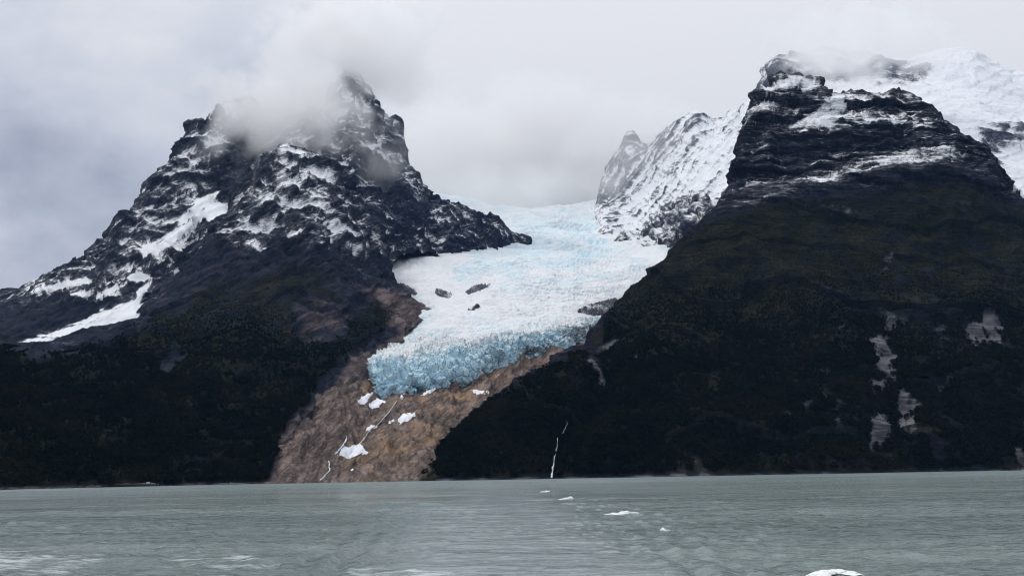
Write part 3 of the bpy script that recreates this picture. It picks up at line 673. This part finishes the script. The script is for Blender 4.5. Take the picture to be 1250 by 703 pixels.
# vertical columns in the ice cliff at the snout
cliff = sstep(-tt, -2.1, -1.8)
colm = fbm(np.stack([P[:, 0], P[:, 1] * 0.3, P[:, 2] * 0.22], 1), 16, 4, 0.55, ridged=True, off=99)
disp += cliff * (9 * colm - 2)
d['P'] = P + N * disp[:, None]; px, py = proj(d['P']); jx, jy = wob(d['P']); px, py = px + jx, py + jy; jx, jy = wob(d['P']); px, py = px + jx, py + jy
blue = 0.24 + 0.50 * cliff - 0.30 * np.exp(-((tt - 2.45) / 0.4) ** 2) - 0.45 * smooth + 0.10 * broken + 0.90 * crev - 0.25 * front * sstep(px, 640, 700)
fl = fbm(np.stack([P[:, 0] + 60 * fbm(P, 300, 2, off=81), P[:, 1] * 0.12, P[:, 2] * 0.12], 1), 55, 5, 0.55, off=82)
blue += 0.45 * fl
blue += 0.22 * soft(px, py, [[(515,225),(560,238),(620,250),(640,275),(620,285),(560,262)], [(600,262),(740,262),(745,318),(620,330),(560,305)]], 18)
blue -= 0.30 * soft(px, py, [[(540,395),(600,372),(700,350),(790,335),(770,362),(720,380),(640,392),(560,405)]], 14)
blue += 0.22 * soft(px, py, [[(455,440),(560,428),(650,418),(640,440),(560,474),(455,490)]], 12)
dirt = 0.9 * soft(px, py, [[(690,400),(735,384),(765,372),(775,380),(750,400),(738,415),(700,420),(675,412)], [(610,424),(670,420),(680,434),(640,440)]], 8) * 0.75
dirt += 0.5 * soft(px, py, [[(700,378),(735,370),(760,360),(765,366),(740,380)], [(785,345),(800,322),(806,330),(790,352)]], 5)
glacier_d = d
gl = tag(empty('glacier', (0, 2100, 150)), 'blue-white crevassed glacier tumbling between the two mountains to a blue ice snout', 'glacier')
d['px'], d['py'] = proj(d['P']); d['N'] = normals(d['P'], d['nr'], d['nc'])
F = grid_faces(d['nr'], d['nc']); inface = (d['t'][F].mean(1) < 2.0); A_ = dict(blue=blue, dirt=dirt, cracks=0.30 * serac)
for nm, sel in (('ice_cliff', inface), ('ice_surface', ~inface)):
    us = np.unique(F[sel]); mp = np.full(len(px), -1); mp[us] = np.arange(len(us))
    o = mesh_obj(nm, d['P'][us], mp[F[sel]], M_ice, None, True, {k: v_[us] for k, v_ in A_.items()}); attach(o, gl)
    if nm == 'ice_cliff': o['label'] = 'blue ice cliff at the snout' 

# ------------------------------------------------------------------ pieces lifted off a surface (snow patches, rock islands)
def drape(src, poly, mat, name, thick, sink, width=5.0, noise=0.0, wl=20.0, wobble=2.0, off=0.0, up=True):
    nr, nc = src['nr'], src['nc']; px, py = src['px'], src['py']
    A = np.array(poly)
    box = (px > A[:, 0].min() - 8) & (px < A[:, 0].max() + 8) & (py > A[:, 1].min() - 8) & (py < A[:, 1].max() + 8)
    P = src['P']
    j = np.zeros(len(px)); j[box] = wobble * fbm(P[box], 11.0, 4, 0.6, off=off + 1.7)
    s = np.full(len(px), -60.0); s[box] = sdf(px[box], py[box], poly) + j[box]
    B = box.reshape(nr, nc); keep = (s > -4).reshape(nr, nc)
    F = grid_faces(nr, nc); kf = keep.ravel()[F].all(1); F = F[kf]
    if len(F) == 0: print('EMPTY DRAPE', name, poly[0]); return None
    lab = np.arange(len(px))
    while True:
        m_ = lab[F].min(1); old = lab.copy()
        for k_ in range(4): np.minimum.at(lab, F[:, k_], m_)
        if (lab == old).all(): break
    ids, cnt = np.unique(lab[F[:, 0]], return_counts=True); F = F[lab[F[:, 0]] == ids[cnt.argmax()]]
    used = np.unique(F); mp = np.full(len(px), -1); mp[used] = np.arange(len(used))
    h = -sink + (sink + thick) * sstep(s[used], -2.0, width)
    if noise: h = h + noise * fbm(P[used], wl, 5, 0.55, ridged=True, off=off) * sstep(s[used], -1, width)
    D = np.array([0, -0.35, 0.94]) if up else src['N'][used]
    V = P[used] + (D * h[:, None])
    n = len(used); z = np.zeros(n)
    base = V.mean(0)
    o = mesh_obj(name, V - base, mp[F], mat, None, True, dict(snow=z + (0.40 if mat is M_tower else 0.25) + (0.5 * fbm(P[used], 60, 4, off=off + 2)), veg=z - 1, warm=z + 0.25))
    o.location = base
    return o
def add_snow(src, poly, label, off, thick=2.5, group=None):
    o = drape(src, poly, M_snow, 'snow_patch', thick, 2.5, 4.0, 0.0, off=off, wobble=5.0)
    if o: tag(o, label, 'snow patch', group)
SP = [([(410,556),(418,545),(432,543),(442,541),(447,550),(453,552),(440,556),(425,560)], 'largest white snow patch low on the brown bedrock, just above the shore'),
      ([(484,511),(492,505),(507,503),(509,507),(498,514),(488,518),(484,515)], 'compact white snow patch in the middle of the brown bedrock slope'),
      ([(435,488),(448,480),(458,477),(450,488),(446,495),(438,492)], 'pale snow wedge beside the left end of the ice snout'),
      ([(448,494),(462,484),(472,490),(462,498),(452,500)], 'greyish snow fan right under the ice snout'),
      ([(511,482),(522,476),(533,473),(530,479),(518,484)], 'thin sloping snow strip under the right part of the ice snout'),
      ([(570,474),(582,474),(598,477),(597,481),(580,481)], 'narrow lens of snow on the upper bedrock near the ice edge'),
      ([(556,458),(570,456),(585,453),(583,459),(562,462)], 'broken white snow strip touching the right ice edge'),
      ([(444,523),(455,518),(462,520),(456,525),(446,527)], 'small snow patch beside the stream, halfway down the bedrock'),
      ([(486,483),(493,479),(497,482),(490,487)], 'tiny snow scrap directly below the middle of the ice cliff'),
      ([(427,571),(431,569),(432,573),(428,575)], 'tiny snow scrap below the largest low snow patch'),
      ([(474,514),(482,511),(483,515),(475,517)], 'small snow scrap just left of the compact snow patch')]
for i, (pl, lb) in enumerate(SP): add_snow(bedrock, pl, lb, i * 3.3, 2.5)
RK = [([(481,346),(492,347),(505,353),(513,360),(505,361),(490,354)], 'slim dark rock rib poking out of the left glacier snow'),
      ([(527,354),(538,353),(553,361),(548,365),(534,362)], 'dark rock knob breaking through the white glacier, middle of three'),
      ([(567,357),(580,350),(600,345),(600,349),(585,356),(572,360)], 'long tilted rock slab breaking through the white glacier, rightmost of three'),
      ([(570,378),(582,372),(590,373),(578,380)], 'faint low rock hump under the three ribs in the glacier'),
      ([(735,269),(741,264),(748,268),(746,274),(738,275)], 'small lone dark rock high in the snow under the far ridge'),
      ([(700,381),(725,372),(752,366),(762,372),(742,386),(722,386)], 'dark debris-covered rock rib at the right glacier margin')]
for i, (pl, lb) in enumerate(RK):
    o = drape(glacier_d, pl, M_far, 'rock_outcrop', 5, 9, 3.5, 10, 16, 2.2, off=100 + i * 5)
    if o: tag(o, lb, 'rock')

for i, (pl, lb) in enumerate([([(772,300),(786,280),(802,264),(830,245),(866,240),(872,262),(850,280),(824,300),(802,322),(784,318)], 'large dark snow-streaked crag low on the right side of the icefield'),
                              ([(750,294),(758,288),(768,290),(771,300),(762,308),(753,304)], 'small dark crag at the ice edge, left of the large snow-streaked crag')]):
    o = drape(far_d, pl, M_tower, 'rock_outcrop', 14, 8, 6.0, 26, 70, 5.0, off=140 + i * 5)
    if o: tag(o, lb, 'rock')

# ------------------------------------------------------------------ visible-surface lookup for water running down the slopes
def hit(px, py, srcs):
    best = None
    for s in srcs:
        m = (np.abs(s['px'] - px) < 2.2) & (np.abs(s['py'] - py) < 2.2)
        if m.any():
            c = s['P'][m]; k = c[np.argmin(c[:, 1])]
            if best is None or k[1] < best[1]: best = k
    return best
def white_water_material():
    m, t, p = new_mat('white_water')
    pos = t.add('ShaderNodeNewGeometry').outputs['Position']
    n = t.noise(t.mapping(pos, scale=(1, 1, 0.15)), 0.5, 5, 0.6)
    t.put(p.inputs['Base Color'], t.mix(t.mapr(n, 0.3, 0.65), (0.45, 0.5, 0.55), (0.85, 0.88, 0.9)))
    p.inputs['Roughness'].default_value = 0.5
    return m
M_white = white_water_material()
def waterfall(pts, w0, w1, srcs, label, name='waterfall', lift=2.0):
    P = []
    pp = np.array(pts, float); L = np.r_[0, np.cumsum(np.hypot(*np.diff(pp, axis=0).T))]
    q = np.arange(0, L[-1] + 0.1, 1.5); X = np.interp(q, L, pp[:, 0]); Y = np.interp(q, L, pp[:, 1])
    for a, b in zip(X, Y):
        h = hit(a, b, srcs)
        if h is not None: P.append((a, b, h[1] - lift))
    if len(P) < 3: print('NO HIT', label); return
    P = np.array(P)
    for _ in range(14): P[1:-1, 2] = (P[:-2, 2] + P[1:-1, 2] * 2 + P[2:, 2]) / 4
    P = unproj(P[:, 0], P[:, 1], P[:, 2])
    for _ in range(2): P[1:-1] = (P[:-2] + P[1:-1] * 2 + P[2:]) / 4
    V = []; n = len(P)
    for i, c in enumerate(P):
        w = 0.6 * (w0 + (w1 - w0) * i / n) * (0.5 + 1.0 * random.random())
        c = c + np.array([random.uniform(-0.7, 0.7), 0, 0])
        tn_ = P[min(i + 1, n - 1)] - P[max(i - 1, 0)]; tn_ /= np.linalg.norm(tn_)
        sd_ = np.cross(tn_, [0, -1, 0.3]); sd_ /= np.linalg.norm(sd_) + 1e-6
        fw = np.array([0, -1, 0.3])
        for a in np.linspace(-1, 1, 5): V.append(c + sd_ * w * a + fw * (1.2 * (1 - a * a) - 1.0 * abs(a)) )
    F = [(i * 5 + k, i * 5 + k + 1, i * 5 + k + 6, i * 5 + k + 5) for i in range(n - 1) for k in range(4)]
    V = np.array(V); base = V[-5:].mean(0)
    o = mesh_obj(name, V - base, np.array(F), M_white); o.location = base
    tag(o, label, 'waterfall' if name == 'waterfall' else 'stream')
RB = [bedrock, rightm, spur]
waterfall([(681,534),(680,545),(677,558),(675,570),(673,584)], 0.7, 1.7, RB, 'thin white waterfall dropping through dark forest straight to the water', lift=14.0)
waterfall([(484,489),(478,498),(470,508),(463,516),(458,520)], 1.0, 1.2, RB, 'upper thread of meltwater leaving the ice snout', 'stream')
waterfall([(462,518),(452,524),(445,534),(439,541),(434,546)], 1.2, 1.6, RB, 'white meltwater stream ending at the top of the largest low snow patch', 'stream')
waterfall([(424,532),(420,541),(414,548),(408,555)], 1.2, 1.8, RB, 'white meltwater stream running down just left of the largest low snow patch', 'stream')
waterfall([(401,562),(402,569),(402,575),(396,580),(391,586)], 1.1, 1.5, RB, 'bent white cascade falling over dark rock to the left shore of the bedrock')
waterfall([(690,512),(693,516),(690,522),(686,530)], 0.35, 0.5, RB, 'faint upper thread of falling water above the forest waterfall', lift=14.0)

# ------------------------------------------------------------------ forest: a mass of small dark evergreen crowns
def tree_proto(seed):
    r = np.random.default_rng(seed); V = []; F = []
    def tri(a, b, c): 
        k = len(V); V.extend([a, b, c]); F.append((k, k + 1, k + 2))
    hgt = 1.0
    for k in range(3):
        a = 2 * math.pi * k / 3; b = a + 2.1
        tri((0.04 * math.cos(a), 0.04 * math.sin(a), -0.25), (0.04 * math.cos(b), 0.04 * math.sin(b), -0.25), (0, 0, 0.8))
    lobes = [(r.normal(0, .12), r.normal(0, .12), r.uniform(.3, .8), r.uniform(.18, .32)) for _ in range(6)]
    for (lx, ly, lz, lr) in lobes:
        for _ in range(16):
            n = r.normal(size=3); n /= np.linalg.norm(n); n[2] = abs(n[2]) * 0.9 if r.random() < .7 else n[2]
            c = np.array([lx, ly, lz]) + n * lr * r.uniform(.6, 1.0)
            a = r.normal(size=3); a -= n * (a @ n) * .7; a /= np.linalg.norm(a); b = np.cross(n, a)
            s = r.uniform(.07, .14)
            tri(tuple(c + a * s), tuple(c - a * s * .6 + b * s * .8), tuple(c - a * s * .6 - b * s * .8))
    return np.array(V), np.array(F)
def leaf_material():
    m, t, p = new_mat('evergreen_foliage')
    oi = t.add('ShaderNodeObjectInfo'); pos = t.add('ShaderNodeNewGeometry').outputs['Position']
    n = t.noise(pos, 0.012, 5, 0.6)
    c = t.mix(oi.outputs['Random'], (0.004, 0.0075, 0.0055), (0.010, 0.014, 0.008))
    c = t.mix(t.mapr(n, 0.42, 0.72, 0, 0.75), c, (0.019, 0.018, 0.011))
    t.put(p.inputs['Base Color'], c); p.inputs['Roughness'].default_value = 0.9
    p.inputs['Specular IOR Level'].default_value = 0.0
    return m
M_leaf = leaf_material()
protos = bpy.data.collections.new('tree_kinds')
for k in range(5):
    V, F = tree_proto(50 + k); me = bpy.data.meshes.new('evergreen_tree')
    me.from_pydata([tuple(map(float, v)) for v in V], [], [tuple(map(int, q)) for q in F]); me.materials.append(M_leaf)
    po = bpy.data.objects.new('evergreen_tree', me); protos.objects.link(po)

def forest(name, srcs, count, label):
    pts, sc_, n_ = [], [], []
    for s in srcs:
        F = grid_faces(s['nr'], s['nc']); P = s['P']; A = P[F]
        area = 0.5 * np.linalg.norm(np.cross(A[:, 2] - A[:, 0], A[:, 3] - A[:, 1]), axis=1)
        vg = s['veg'][F].mean(1); c = A.mean(1)
        pat = fbm(c, 90, 4, off=7.7)
        ok = (vg + 0.35 * pat > 0.45) & (c[:, 2] > 1.0) & (s['nf'][F].all(1) if 'nf' in s else True)
        nz = np.abs(s['N'][F[:, 0], 2]); ok &= nz > 0.18
        w = area * ok * np.clip(0.5 + pat, 0.15, 1.2)
        n = int(count * w.sum() / sum(q for q in [1]) ) if False else None
        s['_w'] = w; s['_c'] = A; s['_vg'] = vg
    tot = sum(s['_w'].sum() for s in srcs)
    for s in srcs:
        k = int(count * s['_w'].sum() / tot)
        idx = rng.choice(len(s['_w']), k, p=s['_w'] / s['_w'].sum())
        u, v = rng.random((2, k, 1)); A = s['_c'][idx]
        p_ = (A[:, 0] * (1 - u) + A[:, 1] * u) * (1 - v) + (A[:, 3] * (1 - u) + A[:, 2] * u) * v
        alt = p_[:, 2]
        h = (9.5 - 7.6 * sstep(alt, 60, 420)) * (0.6 + 0.7 * rng.random(k))
        pts.append(p_); sc_.append(h)
    Pn = np.concatenate(pts); H = np.concatenate(sc_)
    me = bpy.data.meshes.new(name); me.vertices.add(len(Pn)); me.vertices.foreach_set('co', Pn.astype(np.float32).ravel())
    at = me.attributes.new('size', 'FLOAT', 'POINT'); at.data.foreach_set('value', H.astype(np.float32))
    me.materials.append(M_leaf)
    o = bpy.data.objects.new(name, me); S.collection.objects.link(o)
    ng = bpy.data.node_groups.new(name + '_scatter', 'GeometryNodeTree')
    ng.interface.new_socket('Geometry', in_out='INPUT', socket_type='NodeSocketGeometry')
    ng.interface.new_socket('Geometry', in_out='OUTPUT', socket_type='NodeSocketGeometry')
    gi = ng.nodes.new('NodeGroupInput'); go = ng.nodes.new('NodeGroupOutput')
    ip = ng.nodes.new('GeometryNodeInstanceOnPoints'); ci = ng.nodes.new('GeometryNodeCollectionInfo')
    ci.inputs['Collection'].default_value = protos; ci.inputs['Separate Children'].default_value = True
    ip.inputs['Pick Instance'].default_value = True
    na = ng.nodes.new('GeometryNodeInputNamedAttribute'); na.data_type = 'FLOAT'; na.inputs['Name'].default_value = 'size'
    rv = ng.nodes.new('FunctionNodeRandomValue'); rv.data_type = 'FLOAT_VECTOR'
    rv.inputs[0].default_value = (-0.08, -0.08, 0); rv.inputs[1].default_value = (0.08, 0.08, 6.28)
    L = ng.links.new
    L(gi.outputs[0], ip.inputs['Points']); L(ci.outputs[0], ip.inputs['Instance'])
    L(rv.outputs[0], ip.inputs['Rotation']); L(na.outputs[0], ip.inputs['Scale']); L(ip.outputs[0], go.inputs[0])
    md = o.modifiers.new('scatter', 'NODES'); md.node_group = ng
    tag(o, label, 'forest', None, 'stuff')
    return o
forest('forest_left', [spur], 52000, 'dark evergreen forest covering the left foothill down to the water')
forest('forest_right', [rightm], 80000, 'dark evergreen forest covering the right mountain face down to the water')

# ------------------------------------------------------------------ water
ang = np.unique(np.r_[np.linspace(-math.pi, -0.62, 40), np.linspace(-0.60, 0.60, 700), np.linspace(0.62, math.pi, 40)])
ang = ang[:-1] if abs(ang[-1] - math.pi) < 1e-6 and False else ang
scr = np.linspace(1.0 / 52.0, 1.0 / 2600.0, 480)
rad = np.r_[2.0, 8.0, 20.0, 34.0, 1.0 / scr, 4000.0, 9000.0]
RR, AA = np.meshgrid(rad, ang, indexing='ij')
X = RR * np.sin(AA); Y = RR * np.cos(AA)
Pw = np.stack([X.ravel(), Y.ravel(), 0 * X.ravel()], 1)
r_ = RR.ravel(); x_, y_ = Pw[:, 0], Pw[:, 1]
wake_c = 1.0 - 0.019 * y_; halfw = 7.5 + 0.016 * y_
lat = (x_ - wake_c) / halfw                                   # -1..1 inside the boat's wake
calm = 1 - sstep(np.abs(lat) + 0.5 * fbm(np.stack([x_, y_ * 0.25, 0 * x_], 1), 14, 3, off=151), 0.3, 1.5)
calm *= sstep(-r_, -900, -250) * (y_ > 0)
near = sstep(-r_, -420, -180)
P3 = np.stack([x_, y_ * 0.8, 0 * x_], 1)
wv = 0.62 * fbm(P3 * np.array([0.6, 1, 1]), 6.5, 5, 0.58, off=111) + 0.16 * fbm(P3, 1.7, 3, off=113)
wv *= 1 - 0.6 * calm
# diverging wake crests on both edges
edge = np.exp(-((np.abs(lat) - 1.15) / 0.42) ** 2) * (y_ > 20) * sstep(-y_, -150, -70)
ph = 2 * math.pi * (np.abs(x_ - wake_c) - 0.06 * y_ + 1.6 * fbm(P3 * np.array([1, 0.3, 1]), 12, 3, off=115)) / 2.6
edge2 = sstep(np.abs(lat), 0.95, 1.3) * (1 - sstep(np.abs(lat), 1.7, 2.6)) * sstep(-y_, -170, -80) * (y_ > 20)
wv += 0.20 * edge2 * np.sin(ph) * (0.6 + 0.8 * fbm(P3, 9, 2, off=121))
sw = 0.10 * np.sin(0.35 * (y_ + 0.35 * x_) + 2.5 * fbm(P3, 40, 2, off=117)) * (1 - 0.6 * calm)
far = sstep(-r_, -800, -350) * (0.55 + 0.9 * fbm(P3, 160, 3, off=131)) * (1 - 0.6 * calm)
long = 0.62 * fbm(P3 * np.array([0.5, 1, 1]), 17.0, 3, 0.5, off=133)
hz = (wv + sw) * near + long * np.clip(far, 0, 1)
Pw[:, 2] = hz
fo = soft(*proj(np.where((y_ > 3)[:, None], Pw, np.array([0., 5000., 0.]))), [[(-60,662),(130,664),(140,690),(60,706),(-60,706)], [(190,660),(280,662),(335,680),(400,695),(330,710),(190,710)], [(420,690),(560,686),(560,712),(420,712)]], 14)
foam = fo * (0.48 + 0.35 * fbm(P3, 9, 3, off=141)) + 0.15 * edge * near
def water_material():
    m, t, p = new_mat('silty_glacial_water')
    pos = t.add('ShaderNodeNewGeometry').outputs['Position']
    a = t.noise(t.mapping(pos, scale=(0.6, 1.0, 1.0)), 0.7, 6, 0.6)
    b = t.noise(t.mapping(pos, scale=(0.45, 1.0, 1.0)), 0.09, 4, 0.55)
    big = t.noise(t.mapping(pos, scale=(0.4, 1.0, 1.0)), 0.018, 4, 0.5)
    cw = t.attr('calm')
    h = t.math('ADD', t.math('MULTIPLY', a, 0.45), t.math('MULTIPLY', b, 1.6))
    h = t.math('SUBTRACT', h, 1.025)
    h = t.math('MULTIPLY', h, t.mapr(t.math('ADD', cw, t.math('MULTIPLY', t.math('SUBTRACT', big, 0.5), 3.0)), -0.4, 1, 1.7, 0.30))
    bn = t.bump(h, 2.0, 1.0)
    col = t.mix(t.mapr(big, 0.35, 0.65), (0.140, 0.190, 0.190), (0.200, 0.250, 0.247))
    col = t.mix(t.math('MULTIPLY', cw, 0.75), col, (0.225, 0.27, 0.275))
    fm = t.noise(t.mapping(pos, scale=(0.35, 1.2, 1.0)), 0.8, 7, 0.68, 0.6)
    ff = t.mapr(t.math('ADD', t.attr('foam'), t.math('MULTIPLY', t.math('SUBTRACT', fm, 0.5), 1.5)), 0.42, 0.85)
    col = t.mix(t.math('MULTIPLY', ff, 0.8), col, (0.62, 0.68, 0.70))
    t.put(p.inputs['Base Color'], col); t.put(p.inputs['Normal'], bn)
    t.put(p.inputs['Roughness'], t.math('MAXIMUM', t.mapr(ff, 0, 1, 0.10, 0.6), t.mapr(t.vmath('LENGTH', pos), 150.0, 1200.0, 0.09, 0.30)))
    p.inputs['IOR'].default_value = 1.333
    return m
M_water = water_material()
o = mesh_obj('water', Pw, grid_faces(len(rad), len(ang))[:, ::-1], M_water, None, True, dict(calm=calm, foam=foam))
tag(o, 'grey-green glacial lake water ruffled by wind with a pale boat wake', None, None, 'structure')

# --- breaking crests
def foam_material():
    m, t, p = new_mat('sea_foam')
    pos = t.add('ShaderNodeNewGeometry').outputs['Position']
    n = t.noise(pos, 2.2, 6, 0.65)
    t.put(p.inputs['Base Color'], t.mix(t.mapr(n, 0.35, 0.65), (0.70, 0.75, 0.76), (0.88, 0.90, 0.90)))
    t.put(p.inputs['Normal'], t.bump(n, 0.15, 0.8)); p.inputs['Roughness'].default_value = 0.7
    lace = t.noise(t.mapping(pos, scale=(0.7, 1, 1)), 1.6, 7, 0.7, 0.5)
    t.put(p.inputs['Alpha'], t.mapr(lace, 0.34, 0.46))
    return m
M_foam = foam_material()
def water_pt(px, py):
    d = f_ + right_ * ((px - W0 / 2) / FPX) + up_ * ((H0 / 2 - py) / FPX)
    return CAM + d * (-CAM_Z / d[2])
def whitecap(spine, hpx, depth, label, seed):
    """a breaking crest: a ragged thin ridge of foam following a spine drawn on the water"""
    W = np.array([water_pt(*q) for q in spine]); L = np.r_[0, np.cumsum(np.linalg.norm(np.diff(W, axis=0), axis=1))]
    n, m = 90, 13
    q = np.linspace(0, L[-1], n); C = np.stack([np.interp(q, L, W[:, k]) for k in range(3)], 1)
    for _ in range(6): C[1:-1] = (C[:-2] + C[1:-1] * 2 + C[2:]) / 4
    T = np.gradient(C, axis=0); T /= np.linalg.norm(T, axis=1, keepdims=True); Nn = np.stack([-T[:, 1], T[:, 0], 0 * q], 1)
    H = hpx / FPX * C[:, 1].mean()
    env = np.clip(np.sin(np.pi * np.linspace(0, 1, n)), 0, 1) ** 0.6
    u = np.linspace(-1, 1, m); U = np.repeat(u[None], n, 0); E = np.repeat(env[:, None], m, 1)
    V = C[:, None] + Nn[:, None] * (U * depth * (0.35 + 0.65 * E))[..., None]
    nn = fbm(V.reshape(-1, 3) + seed * 31.0, L[-1] / 7, 4, 0.6, off=seed).reshape(n, m)
    lo = fbm(V.reshape(-1, 3) + seed * 17.0, L[-1] / 2.5, 2, 0.6, off=seed + 3).reshape(n, m)
    z = H * E * (1 - U ** 2) * (0.55 + 1.3 * lo + 1.5 * nn) - 0.12 * H - 0.3 * H * np.abs(U) ** 3
    V[..., 2] = z + 0.05
    V = V.reshape(-1, 3); base = C.mean(0); base[2] = 0
    F = grid_faces(n, m); F = F[(V[F][:, :, 2] > -0.25 * H).all(1)]
    us = np.unique(F); mp = np.full(len(V), -1); mp[us] = np.arange(len(us))
    o = mesh_obj('whitecap', V[us] - base, mp[F], M_foam); o.location = base
    tag(o, label, 'wave foam', 'breaking white crests along the right edge of the wake')
whitecap([(734,628),(745,627.5),(757,627),(768,626),(779,625.5)], 3.6, 0.8, 'largest white foam crest in the open water right of the wake', 1.0)
whitecap([(680,609.5),(690,609),(702,608)], 2.4, 0.8, 'small distant foam crest on the water below the thin waterfall', 5.0)
whitecap([(659,600),(665,600),(671,599)], 1.8, 0.8, 'faintest and farthest fleck of foam, near the far shore', 9.0)
whitecap([(807,648),(811,647),(817,646.5)], 3.0, 0.4, 'little foam fleck on the curling wave right of the wake', 13.0)
whitecap([(985,707),(1003,700),(1024,697),(1050,702)], 3.0, 0.7, 'broad white wake crest cut by the bottom edge right of centre', 17.0)

# ------------------------------------------------------------------ cloud banks on the summits, mist over the icefield; all named mist
def mist(px, py, y, rx, ry, rz, dens, wl, seed, label, cover=0.45, soft_=2.2, stretch=(1, 1, 1.0)):
    c = unproj(px, py, y)
    bpy.ops.mesh.primitive_ico_sphere_add(subdivisions=3, radius=1.0, location=tuple(c))
    o = bpy.context.object; o.name = 'mist'; o.scale = (rx, ry, rz)
    m = bpy.data.materials.new('mist'); m.use_nodes = True; t = NT(m.node_tree)
    for n in list(t.n):
        if n.type != 'OUTPUT_MATERIAL': t.n.remove(n)
    out = [n for n in t.n if n.type == 'OUTPUT_MATERIAL'][0]
    tc = t.add('ShaderNodeTexCoord').outputs['Object']
    pos = t.add('ShaderNodeNewGeometry').outputs['Position']
    fall = t.math('SUBTRACT', 1.0, t.vmath('LENGTH', tc))
    nz = t.noise(t.mapping(pos, scale=stretch, loc=(seed * 311.0, seed * 97.0, seed * 53.0)), 1.0 / wl, 5, 0.55, 0.0)
    v = t.math('ADD', t.math('MULTIPLY', fall, soft_), t.math('MULTIPLY', t.math('SUBTRACT', nz, 0.5), 6.0))
    v = t.mapr(v, cover, cover + 1.3, 0.0, dens)
    v = t.math('MULTIPLY', v, t.mapr(fall, 0.0, 0.35))
    sc_ = t.add('ShaderNodeVolumeScatter'); sc_.inputs['Color'].default_value = (0.97, 0.982, 1.0, 1)
    sc_.inputs['Anisotropy'].default_value = 0.6; t.put(sc_.inputs['Density'], v)
    t.l.new(sc_.outputs[0], out.inputs['Volume'])
    o.data.materials.append(m)
    tag(o, label, 'mist', None, 'stuff')
    return o
mist(345, 136, 3500, 400, 300, 290, 0.010, 150, 1, 'cloud bank lying across the saddle left of the rock tower', 0.40)
mist(434, 54, 3950, 510, 390, 340, 0.011, 150, 2, 'cloud cap hiding the top of the rock tower', 0.50)
mist(1045, 54, 3800, 450, 330, 190, 0.010, 120, 3, 'thin cloud veil trailing along the right summit crest', 0.35)
mist(650, 190, 5700, 1250, 600, 500, 0.006, 300, 4, 'pale mist filling the pass above the icefield', -0.1)
mist(470, 200, 3600, 150, 130, 240, 0.004, 80, 5, 'thin wisp of mist drifting down the dark flank of the rock tower', 0.65)
mist(770, 190, 4700, 420, 260, 260, 0.0022, 140, 6, 'thin grey veil in front of the jagged far ridge', 0.2)
mist(630, 236, 4650, 600, 400, 140, 0.0035, 130, 7, 'low mist skimming the upper edge of the icefield', 0.25)

# ------------------------------------------------------------------ thin blue air between the boat and the mountains
bpy.ops.mesh.primitive_cube_add(size=1, location=(0, 4000, 1190)); hz_ = bpy.context.object
hz_.name = 'haze'; hz_.scale = (9000, 9000, 2460)
m = bpy.data.materials.new('thin_blue_air'); m.use_nodes = True; t = NT(m.node_tree)
t.n.remove(t.n['Principled BSDF'])
pv = t.add('ShaderNodeVolumePrincipled'); pv.inputs['Color'].default_value = (0.25, 0.50, 1.0, 1); pv.inputs['Density'].default_value = 9e-6
t.l.new(pv.outputs[0], t.n['Material Output'].inputs['Volume']); hz_.data.materials.append(m)
tag(hz_, 'thin bluish air over the lake and mountains', 'haze', None, 'stuff')
